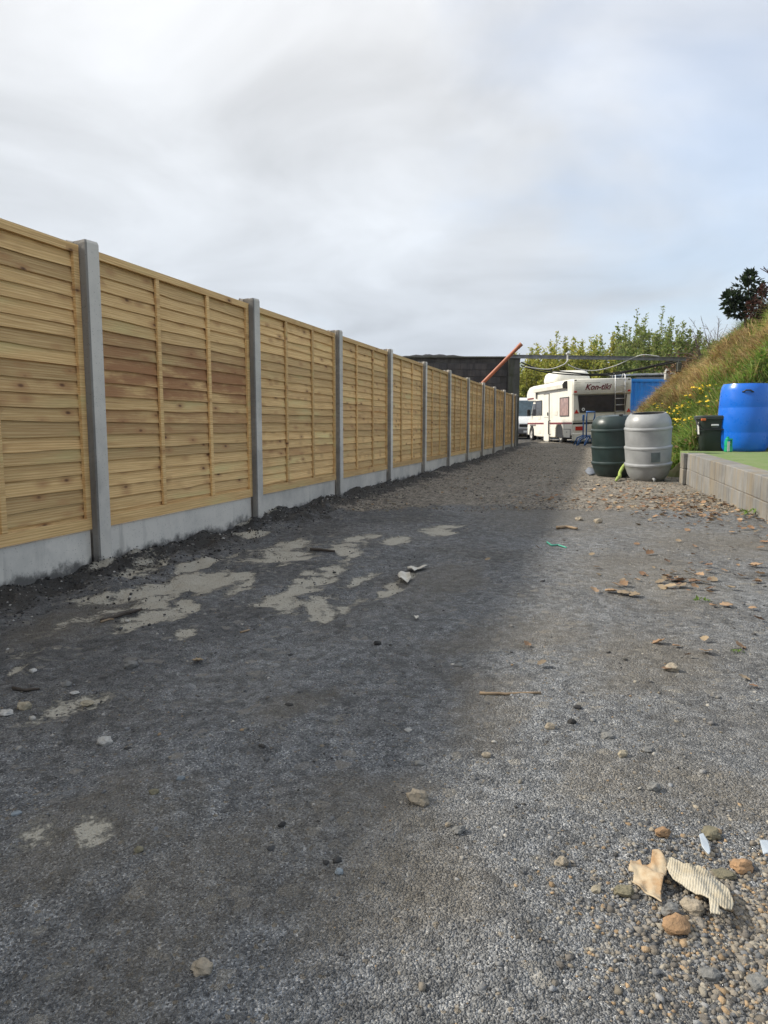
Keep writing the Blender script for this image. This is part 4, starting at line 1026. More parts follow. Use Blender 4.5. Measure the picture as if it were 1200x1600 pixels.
# ------------------------------------------------------------------ trees and shrubs
def make_tree(name, loc, H, Wd, seed, cols, nleaf, label, cat='tree', group=None, leaf=(.10, .22), trunk_r=.07, narrow=.8, stems=7, parentless=True):
    r = random.Random(seed); o = empty(name, loc); tag(o, label, cat, group); tr = MB(); vs = []; fs = []; cs = []; ends = []
    for k in range(stems):
        a_ = r.uniform(0, 6.283); sp = Wd*.5*math.sqrt(r.random()); hh = H*(r.uniform(.66, .97) if k else 1.0)*(1 - .22*(sp/(Wd*.5))**2)
        if k == 0: sp *= .2
        base = Vector((math.cos(a_)*sp*.45, math.sin(a_)*sp*.45, -.1)); top = Vector((math.cos(a_)*sp + r.uniform(-.2, .2), math.sin(a_)*sp, hh)); mid = base.lerp(top, .5) + Vector((math.cos(a_)*sp*.15, math.sin(a_)*sp*.15, 0))
        tr.tube([base, base.lerp(mid, .5), mid, mid.lerp(top, .5), top], [trunk_r*.6, trunk_r*.5, trunk_r*.35, trunk_r*.2, trunk_r*.08], 5)
        ends += [(base.lerp(mid, .3), mid, .30), (mid, mid.lerp(top, .6), .26), (mid.lerp(top, .6), top, .10)]
        for q in range(7):
            t_ = r.uniform(.15, .85); p = base.lerp(mid, t_*2) if t_ < .5 else mid.lerp(top, t_*2-1); d = rdir(r, .35, .95); ln = H*.16*(1.15-t_)*r.uniform(.6, 1.4)
            e = p + d*ln; tr.tube([p, e], [trunk_r*.16, trunk_r*.05], 4); ends.append((p, e, .12))
    tr.build('trunk', M['bark'], o, recalc=False, smooth=True)
    for i in range(nleaf):
        a_, b_, wr = r.choice(ends); t_ = r.random(); c = a_.lerp(b_, t_) + rdir(r)*wr*r.random()*Wd*.35; base = r.choice(cols); k = r.uniform(.65, 1.3)
        d = (rdir(r, -.4, .8) + Vector((0, 0, .25))).normalized(); leafquad(vs, fs, cs, c, d, rdir(r), r.uniform(*leaf), r.uniform(*leaf)*.28, (base[0]*k, base[1]*k, base[2]*k))
    me = MB(); me.add(vs, fs); link('crown', me.mesh('crown', M['leaf'], colors=cs), o)
    return o
YG = [(.42, .41, .07), (.34, .36, .06), (.50, .45, .10), (.25, .29, .05)]; MG = [(.20, .26, .06), (.24, .29, .07), (.15, .21, .045), (.30, .32, .10)]
spec = [(805, 575, 44, 'partly hidden pale green willow rising behind the dark pillar', YG), (842, 545, 43, 'pale yellow-green willow left of the motorhome roof pod', YG), (876, 528, 46, 'yellow-green willow directly above the motorhome roof pod', YG), (905, 538, 42, 'bushy yellow-green willow behind the rear lettering of the motorhome', YG),
        (938, 520, 47, 'feathery yellow-green willow above the middle of the motorhome rear', YG), (965, 530, 43, 'green willow above the motorhome ladder', MG), (992, 505, 46, 'green willow above the gap between motorhome and blue container', MG), (1014, 482, 48, 'tallest willow with one thin leader standing above the rest', MG),
        (1040, 505, 44, 'dark green willow behind the blue container', MG), (1064, 508, 46, 'green willow at the right end of the row, beside the brown brush', MG), (1090, 535, 50, 'low green willow half hidden behind the bank', MG)]
for i, (px, py, Y, lab, cl) in enumerate(spec):
    q = at(px, py, Y); make_tree('willow', (q.x, Y, .15), (q.z - .15)*1.10, 4.2 + .5*(i % 3), 500+i, cl, 26000, lab, 'tree', 'willows behind the yard', (.12, .22), .09, .8, 36)
# thin leader of the tallest
# dark evergreen on the bank top, reddish shrub beside it, bare shrubs, brown brush
def surf(px, Y0_, dz=0.0):
    q = at(px, 600, Y0_); return Vector((q.x, Y0_, bank_h(q.x, Y0_)))
def make_evergreen(px, py_top, Y, label, cols, seed, wd, nl, name='evergreen_shrub', leaf=(.05, .10)):
    s_ = surf(px, Y); top = at(px, py_top, Y); H = top.z - s_.z; r = random.Random(seed); o = empty(name, s_); tag(o, label, 'shrub'); tr = MB(); vs = []; fs = []; cs = []
    lobes = [(Vector((.0, 0, H*.72)), wd*.34, H*.26), (Vector((-wd*.36, 0, H*.52)), wd*.26, H*.16), (Vector((-wd*.08, .1, H*.45)), wd*.30, H*.16), (Vector((wd*.02, 0, H*.93)), wd*.10, H*.10), (Vector((wd*.22, -.05, H*.62)), wd*.16, H*.12), (Vector((-wd*.22, .05, H*.36)), wd*.22, H*.09), (Vector((-wd*.45, .0, H*.60)), wd*.12, H*.09)]
    tr.tube([Vector((.02, 0, -.1)), Vector((-.03, 0, H*.25)), Vector((.0, 0, H*.6)), Vector((.02, 0, H*.95))], [.035, .03, .02, .006], 7)
    for c, rx, rz_ in lobes: tr.tube([Vector((-.02, 0, H*.22)), c.lerp(Vector((-.02, 0, H*.22)), .4), c], [.02, .014, .006], 5)
    tr.build('trunk', M['bark'], o, recalc=False, smooth=True)
    for i in range(nl):
        c, rx, rz_ = lobes[min(len(lobes)-1, int(r.random()**1.3*len(lobes)))]; d = rdir(r); k = r.random()**.45; p = c + Vector((d.x*rx*k, d.y*rx*k, d.z*rz_*k)); b = r.choice(cols); f = r.uniform(.5, 1.4)
        leafquad(vs, fs, cs, p, (d + rdir(r)*.6).normalized(), rdir(r), r.uniform(*leaf), r.uniform(*leaf)*.25, (b[0]*f, b[1]*f, b[2]*f))
    me = MB(); me.add(vs, fs); link('crown', me.mesh('crown', M['leaf'], colors=cs), o)
make_evergreen(1160, 426, 18.0, 'dark glossy evergreen shrub standing on top of the bank', [(.018, .032, .016), (.025, .045, .02), (.04, .06, .025)], 71, 1.0, 1150, leaf=(.09, .17))
make_evergreen(1182, 447, 17.0, 'small reddish brown shrub right of the dark evergreen', [(.07, .022, .018), (.09, .04, .03), (.03, .03, .018)], 72, .55, 700)
def make_twigs(px, py_top, Y, label, seed, n, spread, mat, lean=0.0, name='bare_shrub', tipr=.004, fork=3):
    s_ = surf(px, Y); H = at(px, py_top, Y).z - s_.z; r = random.Random(seed); o = empty(name, s_); tag(o, label, 'shrub'); m = MB()
    for k in range(n):
        b = Vector((r.uniform(-.2, .2)*spread, r.uniform(-.1, .1), -.1)); t_ = Vector((r.uniform(-1, 1)*spread + lean, r.uniform(-.3, .3)*spread, H*r.uniform(.55, 1.0))); mid = b.lerp(t_, .5) + rdir(r)*.06
        m.tube([b, mid, t_], [tipr*2.6, tipr*1.8, tipr], 5)
        for q in range(fork*2):
            u = r.uniform(.3, .95); p = b.lerp(mid, u*2) if u < .5 else mid.lerp(t_, u*2-1); e = p + ((t_-b).normalized() + rdir(r)*.8).normalized()*H*r.uniform(.08, .22); m.tube([p, e], [tipr*1.3, tipr*.7], 4)
    m.build('branches', mat, o, recalc=False)
M['twig'] = plain('bare_twig', (.085, .060, .052), .9, .3); M['flax'] = plain('dark_flower_stalk', (.045, .032, .042), .8, .3)
make_twigs(1120, 492, 21, 'bare twiggy shrub on the skyline left of the evergreen', 81, 12, .7, M['twig'], -.15)
make_twigs(1098, 512, 22.5, 'thin grey twigs on the skyline beside the willows', 82, 9, .5, M['twig'], -.2)
make_twigs(1238, 396, 14.0, 'dark purple seed stalks leaning in at the right edge', 83, 5, .30, M['flax'], -.38, 'seed_stalks', .009, 5)
def make_brush():
    s_ = surf(1085, 23.5); s_.z = at(1085, 572, 23.5).z; r = random.Random(91); o = empty('brush_pile', s_); tag(o, 'heap of cut brown brushwood with dead leaves at the end of the steel beam', 'brushwood'); m = MB(); vs = []; fs = []; cs = []
    for k in range(120):
        c = Vector((r.gauss(0, .40), r.gauss(0, .3), abs(r.gauss(.15, .22)) - .2)); d = (rdir(r, -.3, .4) + Vector((-.6, 0, .2))).normalized(); ln = r.uniform(.3, .9); m.tube([c - d*ln*.5, c + rdir(r)*.04, c + d*ln*.5], [.012, .009, .004], 4)
    for k in range(1500):
        c = Vector((r.gauss(0, .42), r.gauss(0, .3), abs(r.gauss(.12, .26)) - .25)); b = r.choice([(.15, .075, .035), (.20, .11, .05), (.10, .05, .03), (.26, .16, .08)]); leafquad(vs, fs, cs, c, rdir(r), rdir(r), r.uniform(.06, .13), r.uniform(.015, .035), b)
    m.build('branches', M['twig'], o, recalc=False); me = MB(); me.add(vs, fs); link('dead_leaves', me.mesh('dead_leaves', M['dead'], colors=cs), o)
make_brush()
q = at(1061, 566, 22.6); m = MB(); m.box(-.07, .07, -.07, .07, -.30, .0, .02); m.box(-.04, .04, -.04, .04, 0, .05, .01)
tag(m.build('concrete_prop', M['pillar'], None, (q.x, 22.6, q.z + .0)), 'small concrete block propping the right end of the steel beam', 'block')
q = at(1043, 580, 24.5); m = MB(); m.box(-.09, .07, -.07, .07, -.30, .03, .02); m.box(-.06, .05, -.05, .05, .028, .08, .015)
tag(m.build('concrete_lump', M['grey_sheet'], None, (q.x, 24.5, q.z)), 'pale broken concrete lump at the bank edge above the blue container', 'rubble')

# ------------------------------------------------------------------ far hill
def make_hill():
    t = NT('far_hillside'); v = t.pos(); n = t.noise(v, .012, 6, .6); M['hill'] = t.end(t.mix(t.rng(n, .35, .65), (.055, .085, .04), (.12, .14, .06)), .95)
    vs = []; fs = []; nx, ny = 80, 14
    for i in range(ny+1):
        for k in range(nx+1):
            x = -900 + 3200*k/nx; y = 1100 + 900*i/ny; e = math.sin(math.pi*min(1, i/ny*1.0)*.5)
            crest = 10 + 172*math.exp(-((x - 400)/170)**2) + 20*math.exp(-((x - 1300)/300)**2) + 14*noise.noise((x*.006, 2.2, 0))
            vs.append((x, y, crest*e - 6 + 8*noise.noise((x*.01, y*.01, 5))))
    for i in range(ny):
        for k in range(nx): fs.append((i*(nx+1)+k, i*(nx+1)+k+1, (i+1)*(nx+1)+k+1, (i+1)*(nx+1)+k))
    m = MB(); m.add(vs, fs); tag(m.build('hills', M['hill'], smooth=True), kind='structure')
make_hill()

# ------------------------------------------------------------------ stones
def ico(sub):
    import bmesh
    bm = bmesh.new(); bmesh.ops.create_icosphere(bm, subdivisions=sub, radius=1.0); bm.verts.ensure_lookup_table()
    V = np.array([v.co[:] for v in bm.verts]); F = np.array([[v.index for v in f.verts] for f in bm.faces]); bm.free(); return V, F
I1 = ico(1); I2 = ico(2); I3 = ico(3)
def stone_verts(base, seed, rough=.28):
    V = base[0]; o = []
    for p in V:
        q = Vector(p); d = 1 + rough*noise.noise(q*1.3 + Vector((seed, seed*.7, 0))) + rough*.5*noise.noise(q*3.1 + Vector((seed, 0, seed))) + rough*.22*noise.noise(q*8 + Vector((0, seed, seed))); o.append(q*d)
    return np.array([v[:] for v in o])
VAR = [stone_verts(I1, s*3.7, .75) for s in range(12)]
def gravel(name, pts, label, cat):
    """pts: (x, y, size, colour)"""
    rg = np.random.default_rng(len(pts)); nb = len(I1[0]); nf = len(I1[1]); n = len(pts)
    VV = np.zeros((n*nb, 3), np.float32); FF = np.zeros((n*nf, 3), np.int32); CC = np.ones((n*nb, 4), np.float32)
    for i, (x, y, s, c) in enumerate(pts):
        v = VAR[rg.integers(12)]*np.array([1, rg.uniform(.65, 1), rg.uniform(.45, .8)])*s*.5; a_ = rg.uniform(0, 6.28); ca, sa = math.cos(a_), math.sin(a_)
        VV[i*nb:(i+1)*nb, 0] = x + v[:, 0]*ca - v[:, 1]*sa; VV[i*nb:(i+1)*nb, 1] = y + v[:, 0]*sa + v[:, 1]*ca; VV[i*nb:(i+1)*nb, 2] = gz(x, y) + v[:, 2] + s*rg.uniform(-.08, .12)
        FF[i*nf:(i+1)*nf] = I1[1] + i*nb; CC[i*nb:(i+1)*nb, :3] = c
    me = bpy.data.meshes.new(name); me.vertices.add(n*nb); me.vertices.foreach_set('co', VV.ravel()); me.loops.add(n*nf*3); me.loops.foreach_set('vertex_index', FF.ravel())
    me.polygons.add(n*nf); me.polygons.foreach_set('loop_start', np.arange(n*nf, dtype=np.int32)*3); me.polygons.foreach_set('loop_total', np.full(n*nf, 3, np.int32)); me.update(); me.validate()
    ca = me.color_attributes.new('col', 'FLOAT_COLOR', 'POINT'); ca.data.foreach_set('color', CC.ravel()); me.materials.append(M['stone'])
    tag(link(name, me), label, cat, kind='stuff')
GREYS = [(.17, .175, .18), (.11, .115, .12), (.24, .24, .235), (.07, .072, .075)]; TANS = [(.27, .235, .18), (.21, .185, .15), (.32, .29, .235), (.16, .145, .125), (.22, .20, .17), (.34, .24, .14)]
rg = random.Random(5)
def tint(c, a, b):
    k = rg.uniform(a, b); return (c[0]*k, c[1]*k, c[2]*k)
pts = []
pc = ground_at(1130, 1470)
for i in range(7500):       # spill of coarse gravel at the lower right
    x = rg.gauss(.64, .14); y = rg.gauss(1.0, .14); pts.append((x, y, rg.uniform(.004, .011)*(1.7 if rg.random() < .12 else 1), tint(rg.choice(TANS*2 + GREYS), .7, 1.25)))
gravel('gravel_spill', pts, 'spill of coarse tan gravel at the lower right corner', 'gravel')
pts = []
while len(pts) < 14000:      # loose chips over the near yard
    y = .75 + 5.5*rg.random()**1.6; x = rg.uniform(-.62, .62)*(y + .4)
    if fence_p(x, y) < .25: continue
    right = sstep(-.2, .9, x/(y+.3)*2); k = nz(x, y, 1.1, 12.2) + .8*right
    if rg.random() > .35 + .7*k: continue
    s = min(.017, .0028*(rg.random() + .004)**-.36); c = rg.choice(GREYS + [(.26, .27, .28)]) if rg.random() < .72 else rg.choice(TANS)
    pts.append((x, y, s, tint(c, .6, 1.15)))
r2 = random.Random(15)
for i in range(2600):       # crumbs of pale stone and black clods on the shaded side
    y = 1.2 + 6.5*r2.random()**1.2; d = .35 + 3.2*r2.random()**1.3; x = FX0 + (d - y*FN.y)/FN.x
    if nz(x, y, 1.7, 33.0) < -.12 or abs(x) > .62*(y + .4): continue
    c = r2.choice([(.34, .32, .28), (.25, .24, .22), (.045, .043, .04), (.05, .05, .05), (.16, .155, .15), (.42, .40, .36)]); pts.append((x, y, min(.026, .006*(r2.random() + .01)**-.33), tint(c, .7, 1.2)))
gravel('loose_chippings', pts, 'small grey chippings scattered over the dark yard surface', 'gravel')
pts = []
while len(pts) < 9500:      # coarse gravel at the back of the lane
    y = 6.6 + 17*rg.random()**1.5; p = rg.uniform(-2.5, 1.3); x = (p - y*FN.y)/FN.x
    if rg.random() > .35 + nz(x, y, .9, 4.2): continue
    pts.append((x, y, min(.05, .012*(rg.random() + .01)**-.35), tint(rg.choice(TANS + [(.12, .11, .10), (.07, .065, .06)]), .6, 1.3)))
gravel('coarse_gravel', pts, 'coarse brown gravel on the far part of the lane', 'gravel')
pts = []
while len(pts) < 7000:      # black clods and rubble along the foot of the fence
    q = 2.0 + 17*rg.random()**1.4; d = abs(rg.gauss(.03, .22)) + .05; x = FX0 + FU.x*q + FN.x*d; y = FU.y*q + FN.y*d
    c = (.025, .024, .023) if rg.random() < .86 else (.30, .29, .27); pts.append((x, y, rg.uniform(.005, .016)*(1.8 if rg.random() < .08 else 1), tint(c, .6, 1.6)))
gravel('soil_clods', pts, 'black soil clods and pale crumbs banked along the fence foot', 'soil')

TAN, GRY, WHT, CRM, ORG, BLK, BLU, OLV = (.36, .31, .235), (.22, .22, .21), (.50, .49, .46), (.42, .37, .27), (.38, .235, .125), (.030, .030, .030), (.24, .28, .31), (.21, .19, .125)
rocks = [(655, 1245, 30, TAN, 'knobbly tan stone alone near the centre of the yard'), (717, 1297, 17, GRY, 'small angular grey stone right of the knobbly tan stone'), (163, 1148, 21, WHT, 'white chalky stone on dark ground at the left'), (38, 1100, 19, CRM, 'smooth cream pebble near the left edge'),
         (9, 1107, 19, WHT, 'flat white stone at the very left edge'), (136, 1091, 18, CRM, 'thin pale stone sliver right of the smooth cream pebble'), (117, 1079, 12, WHT, 'small white stone above the thin pale sliver'), (104, 1068, 14, GRY, 'small grey stone on the silt above the cream pebble'), (52, 1048, 10, WHT, 'tiny white pebble above the others at the left'),
         (205, 1037, 19, GRY, 'grey stone with black shadow beside the upper left silt patch'), (241, 1247, 14, OLV, 'olive brown pebble in the left foreground'), (283, 1223, 11, BLU, 'upright blue-grey chip right of the olive pebble'), (317, 1515, 26, TAN, 'crumbly tan lump at the bottom left'), (878, 1343, 17, TAN, 'pale tan stone left of the torn brown scrap'),
         (950, 1147, 17, GRY, 'grey stone with orange underside on the right'), (973, 1179, 15, CRM, 'pale rounded stone just below the grey one on the right'), (1021, 1231, 17, GRY, 'grey stone casting a dark shadow above the gravel spill'), (1035, 1297, 19, ORG, 'smooth orange pebble above the ribbed scrap'), (1055, 1438, 34, ORG, 'rough orange rock in front of the torn scraps'),
         (1082, 1414, 27, TAN, 'tan stone tucked under the ribbed scrap'), (1048, 1421, 24, GRY, 'grey stone behind the rough orange rock'), (935, 813, 13, TAN, 'beige stone in front of the barrels'), (905, 808, 11, TAN, 'small tan stone left of the beige one before the barrels'), (1050, 1042, 19, TAN, 'rough tan stone on brown earth at the right'),
         (902, 1102, 13, BLK, 'black stone on the sunlit yard right of the thin stick'), (655, 1187, 13, GRY, 'small grey stone above the knobbly tan one'), (760, 1177, 14, TAN, 'small tan stone right of the shadow edge'), (530, 1362, 13, BLU, 'smooth blue-grey pebble at the lower centre'), (25, 1271, 13, BLU, 'flat bluish pebble in the left foreground'),
         (1110, 1511, 24, GRY, 'rounded grey stone in the lower gravel spill'), (1186, 1525, 24, GRY, 'pale round stone at the lower right edge'), (931, 1388, 15, CRM, 'slim cream stone left of the torn brown scrap'), (975, 1390, 24, OLV, 'dull brown stone touching the torn brown scrap'), (590, 1003, 12, BLK, 'black clod in the middle of the shaded yard'),
         (638, 1138, 12, WHT, 'small whitish crumb below the thin stick'), (718, 1035, 14, GRY, 'flat grey stone at the shadow edge'), (700, 1290, 9, TAN, 'tiny tan crumb beside the angular grey stone'), (1112, 1296, 24, OLV, 'brown stone at the upper rim of the gravel spill'), (1160, 1340, 26, ORG, 'orange brown stone in the upper gravel spill'), (1130, 1350, 26, OLV, 'dark brown flat stone beside the blue plastic shard'), (440, 1290, 11, BLK, 'dark clod in the lower left centre'), (217, 1335, 12, OLV, 'dull pebble on the lower left silt'), (1012, 1170, 16, GRY, 'pale grey flat stone right of the rounded pale one'), (860, 1135, 15, TAN, 'tan stone left of the black stones on the right'), (893, 1127, 12, BLK, 'lower of two black stones right of the stick')]
for i, (px, py, wpx, c, lab) in enumerate(rocks):
    g = ground_at(px, py + wpx*.3); dist = (Vector((g.x, g.y, 0)) - Vector((0, 0, CAMZ))).length; s = wpx/FPX*dist*1.02
    r = random.Random(i+40); V = stone_verts(I3 if wpx > 16 else I2, i*5.3, .36 if i else .46)
    sx, sy, sz = s*.52, s*.40*r.uniform(.85, 1.15), s*.36*r.uniform(.8, 1.1)
    if 'flat' in lab or 'thin' in lab or 'sliver' in lab: sz *= .5
    m = MB(); m.v = [(p[0]*sx, p[1]*sy, p[2]*sz + sz*.75) for p in V]; m.f = [tuple(int(q) for q in f) for f in (I3 if wpx > 16 else I2)[1]]
    k = r.uniform(.9, 1.1); cols = [(c[0]*k*(.85+.25*noise.noise(Vector(p)*2)), c[1]*k*(.85+.22*noise.noise(Vector(p)*2)), c[2]*k*(.85+.2*noise.noise(Vector(p)*2)), 1) for p in V]
    me = m.mesh('stone', M['stone'], True, cols); me.set_sharp_from_angle(angle=R(20)); o = link('stone', me, None, (g.x, g.y, gz(g.x, g.y) - .22*sz), (0, 0, r.uniform(-.5, .5))); tag(o, lab, 'stone', 'loose stones on the yard')

# ------------------------------------------------------------------ dead leaves, scraps, sticks
LEAFC = [(.33, .205, .115), (.27, .155, .085), (.42, .28, .165), (.21, .125, .075), (.38, .29, .18), (.30, .23, .15)]
def leaf_shape(r, s):
    n = 9; vs = []; fs = []; curl = r.uniform(.15, .5); lob = r.uniform(.1, .3)
    for i in range(n):
        u = i/(n-1); wd = s*.42*math.sin(math.pi*min(1, u*.93+.05))**.8*(1 + lob*math.sin(u*19)); z = s*curl*(.30*(u-.5)**2*4) + r.uniform(-.02, .02)*s
        for e, k in ((-1, 1), (0, 0), (1, 1)): vs.append(((u-.5)*s, e*wd, z*.6 + k*wd*curl*1.1*r.uniform(.6, 1.2)))
    for i in range(n-1):
        for k in range(2): fs.append((i*3+k, i*3+k+1, (i+1)*3+k+1, (i+1)*3+k))
    return vs, fs
lvs, lfs, lcs = [], [], []
def litter(n, fn, seed):
    r = random.Random(seed)
    for k in range(n):
        x, y = fn(r); s = r.uniform(.022, .06); vs, fs = leaf_shape(r, s); a_ = r.uniform(0, 6.28); Mx = Matrix.Translation((x, y, gz(x, y) + .006 + r.random()*.01)) @ Euler((r.uniform(-.5, .5), r.uniform(-.4, .4), a_)).to_matrix().to_4x4()
        b = len(lvs); lvs.extend(tuple(Mx @ Vector(p)) for p in vs); lfs.extend(tuple(q + b for q in f) for f in fs); c = r.choice(LEAFC); f = r.uniform(.6, 1.2); lcs.extend([(c[0]*f, c[1]*f, c[2]*f, 1)]*len(vs))
def around(px, py, sx, sy):
    g = ground_at(px, py); return lambda r: (r.gauss(g.x, sx), r.gauss(g.y, sy))
litter(330, around(1045, 785, .55, .70), 1); litter(120, around(1090, 800, .35, .4), 11); litter(90, around(1120, 815, .35, .6), 2); litter(80, around(1010, 770, .7, .5), 3); litter(34, around(1150, 905, .35, .35), 4); litter(24, around(1080, 880, .5, .5), 5); litter(30, around(1040, 905, .2, .15), 6); litter(40, around(930, 760, .8, 1.2), 7); litter(16, around(1120, 1000, .4, .3), 8)
me = MB(); me.add(lvs, lfs); o = link('leaf_litter', me.mesh('leaf_litter', M['dead'], True, lcs)); tag(o, 'brown fallen leaves scattered before the barrels and retaining wall', 'leaves', kind='stuff')
big = [(955, 925, 22, 'leftmost curled leaf of the pair lying alone on the right'), (975, 927, 26, 'middle leaf of the clump lying alone on the right'), (992, 929, 22, 'right end leaf of the clump lying alone on the right'), (1058, 910, 26, 'pale brown leaf right of the lone clump'), (1086, 913, 22, 'dark brown leaf furthest right in the upper pair'), (1114, 951, 16, 'leaf beside the little green seedling'), (1135, 951, 24, 'curled leaf two steps right of the seedling'), (1176, 955, 14, 'single reddish leaf near the right edge'), (1183, 886, 24, 'large pale leaf at the right edge below the wall'), (1057, 1011, 16, 'small orange leaf in the middle right'), (309, 1031, 20, 'orange brown leaf on the shaded left ground')]
for i, (px, py, wpx, lab) in enumerate(big):
    g = ground_at(px, py); dist = math.hypot(g.y, CAMZ); r = random.Random(900+i); s = wpx/FPX*dist*.85; vs, fs = leaf_shape(r, s); c = r.choice(LEAFC); m = MB(); m.add(vs, fs)
    o = link('dead_leaf', m.mesh('dead_leaf', M['dead'], True, [(c[0], c[1], c[2], 1)]*len(vs)), None, (g.x, g.y, gz(g.x, g.y)+.008), (r.uniform(-.15, .15), r.uniform(-.15, .15), r.uniform(-.7, .7))); sm_ = o.modifiers.new('s', 'SOLIDIFY'); sm_.thickness = .0015
    tag(o, 'brown fallen leaf, ' + lab, 'leaf', 'single fallen leaves on the yard')
def make_scrapmat(name, a_, b_, ribs):
    t = NT(name); v = t.coord(); n = t.noise(v, 22, 5, .65); c = t.mix(t.rng(n, .35, .7), a_, b_); h = t.noise(v, 120, 4)
    c = t.mix(t.rng(h, .6, .75, 0, .5), c, tuple(x*.5 for x in b_))
    if ribs:
        wv = t.n('ShaderNodeTexWave', bands_direction='X'); rm = t.n('ShaderNodeMapping'); t.l(v, rm.inputs[0]); rm.inputs['Rotation'].default_value = (0, 0, R(28)); t.l(rm.outputs[0], wv.inputs['Vector'])
        wv.inputs['Scale'].default_value = 75; wv.inputs['Distortion'].default_value = 3.5; wv.inputs['Detail'].default_value = 3; wv.inputs['Detail Scale'].default_value = .6
        h = t.math('ADD', t.math('MULTIPLY', wv.outputs['Fac'], .8), h); c = t.mix(t.rng(wv.outputs['Fac'], .3, .0, 0, .4), c, tuple(x*.55 for x in b_))
    return t.end(c, .85, t.bump(h, .4, .003))
M['scrap_a'] = make_scrapmat('torn_brown_card', (.45, .375, .26), (.34, .21, .105), False); M['scrap_b'] = make_scrapmat('bleached_ribbed_card', (.47, .435, .35), (.38, .33, .235), True)
def scrap(name, outline, hfun, mat, label, cat, nsub=26, lift=.006, th=.0025):
    P = [ground_at(x, y) for x, y in outline]; c = sum(P, Vector())/len(P); xs = [p.x for p in P]; ys = [p.y for p in P]
    def inside(x, y):
        k = False; n = len(P)
        for i in range(n):
            a_, b_ = P[i], P[(i+1) % n]
            if (a_.y > y) != (b_.y > y) and x < (b_.x-a_.x)*(y-a_.y)/(b_.y-a_.y) + a_.x: k = not k
        return k
    import bmesh
    bm = bmesh.new(); vv = [bm.verts.new((p.x, p.y, 0)) for p in P]; bm.faces.new(vv); dx = (max(xs)-min(xs))/nsub; dy = (max(ys)-min(ys))/nsub
    for i in range(1, nsub):
        bmesh.ops.bisect_plane(bm, geom=bm.verts[:]+bm.edges[:]+bm.faces[:], plane_co=(min(xs)+dx*i, 0, 0), plane_no=(1, 0, 0)); bmesh.ops.bisect_plane(bm, geom=bm.verts[:]+bm.edges[:]+bm.faces[:], plane_co=(0, min(ys)+dy*i, 0), plane_no=(0, 1, 0))
    for v in bm.verts:
        u = (v.co.x-min(xs))/(max(xs)-min(xs)); w_ = (v.co.y-min(ys))/(max(ys)-min(ys)); v.co.z = gz(v.co.x, v.co.y) + lift + hfun(u, w_); v.co -= Vector((c.x, c.y, 0))
    me = bpy.data.meshes.new(name); bm.to_mesh(me); bm.free(); me.materials.append(mat); me.polygons.foreach_set('use_smooth', [True]*len(me.polygons))
    o = link(name, me, None, (c.x, c.y, 0)); s_ = o.modifiers.new('s', 'SOLIDIFY'); s_.thickness = th; s_.offset = 1; tag(o, label, cat); return o
scrap('card_scrap', [(981, 1372), (985, 1357), (1000, 1354), (1003, 1362), (1016, 1360), (1018, 1350), (1030, 1349), (1041, 1362), (1041, 1376), (1036, 1388), (1032, 1400), (1034, 1420), (1020, 1410), (1008, 1400), (1000, 1396), (988, 1388), (990, 1375)],
      lambda u, w_: .012*math.sin(u*3.1)*(.4+w_) + .022*max(0, u-.55)*2*w_ + .005*math.sin(w_*9 + u*6) + .004*noise.noise((u*7, w_*7, 3)) + .016*max(0, .25-u)*3, M['scrap_a'], 'torn brown and cream card scrap with a pointed lower corner on the gravel', 'scrap')
scrap('card_scrap', [(1030, 1349), (1048, 1354), (1068, 1366), (1090, 1364), (1110, 1372), (1128, 1386), (1138, 1400), (1146, 1425), (1142, 1438), (1132, 1440), (1122, 1434), (1124, 1446), (1109, 1444), (1106, 1424), (1098, 1418), (1085, 1412), (1068, 1400), (1050, 1384), (1040, 1366)],
      lambda u, w_: .012 + .010*math.sin(u*3.1) + .0006*math.sin((u*1.0 + w_*.45 + .03*noise.noise((u*5, w_*5, 1)))*88)*(1.1-u) + .006*noise.noise((u*4, w_*5, 7)) - .012*max(0, u-.75)*3*w_ + .010*max(0, u-.8)*4*math.sin(w_*4), M['scrap_b'], 'pale ribbed curling card strip lying on the gravel spill', 'scrap', 44)
M['slate'] = plain('slate', (.15, .165, .19), .7, .2, 10, .1); M['shard'] = plain('pale_blue_plastic', (.36, .41, .46), .4, .15, 10, .05); M['paper'] = make_scrapmat('wet_paper', (.60, .58, .52), (.42, .39, .32), False)
scrap('plastic_shard', [(1092, 1312), (1098, 1311), (1106, 1320), (1110, 1332), (1108, 1336), (1096, 1326)], lambda u, w_: .006 + .006*w_, M['shard'], 'pale blue plastic shard above the ribbed card strip', 'plastic', 8)
scrap('plastic_shard', [(1186, 1320), (1200, 1322), (1206, 1338), (1192, 1338)], lambda u, w_: .006 + .004*u, M['shard'], 'grey-white plastic piece at the right edge in the gravel', 'plastic', 8)
scrap('paper_scrap', [(621, 901), (630, 897), (640, 900), (643, 908), (637, 914), (628, 911)], lambda u, w_: .012 + .006*math.sin(u*7) + .005*math.sin(w_*9), M['paper'], 'crumpled pale paper scrap on the mud, lower of two', 'paper', 10)
scrap('paper_scrap', [(636, 888), (650, 889), (668, 888), (664, 893), (652, 894), (648, 898), (637, 893)], lambda u, w_: .012 + .006*math.sin(u*9) + .004*math.sin(w_*5), M['paper'], 'long crumpled pale paper scrap on the mud, upper of two', 'paper', 10)
scrap('paper_scrap', [(646, 968), (651, 966), (655, 969), (650, 971)], lambda u, w_: .008 + .003*math.sin(u*9), M['paper'], 'tiny white paper flake on the shaded yard', 'paper', 6)
scrap('slate_piece', [(914, 738), (920, 733), (928, 736), (930, 741), (922, 744)], lambda u, w_: .01 + .03*w_, M['slate'], 'grey slate flake leaning at the foot of the dark green barrel', 'slate', 4, th=.012)
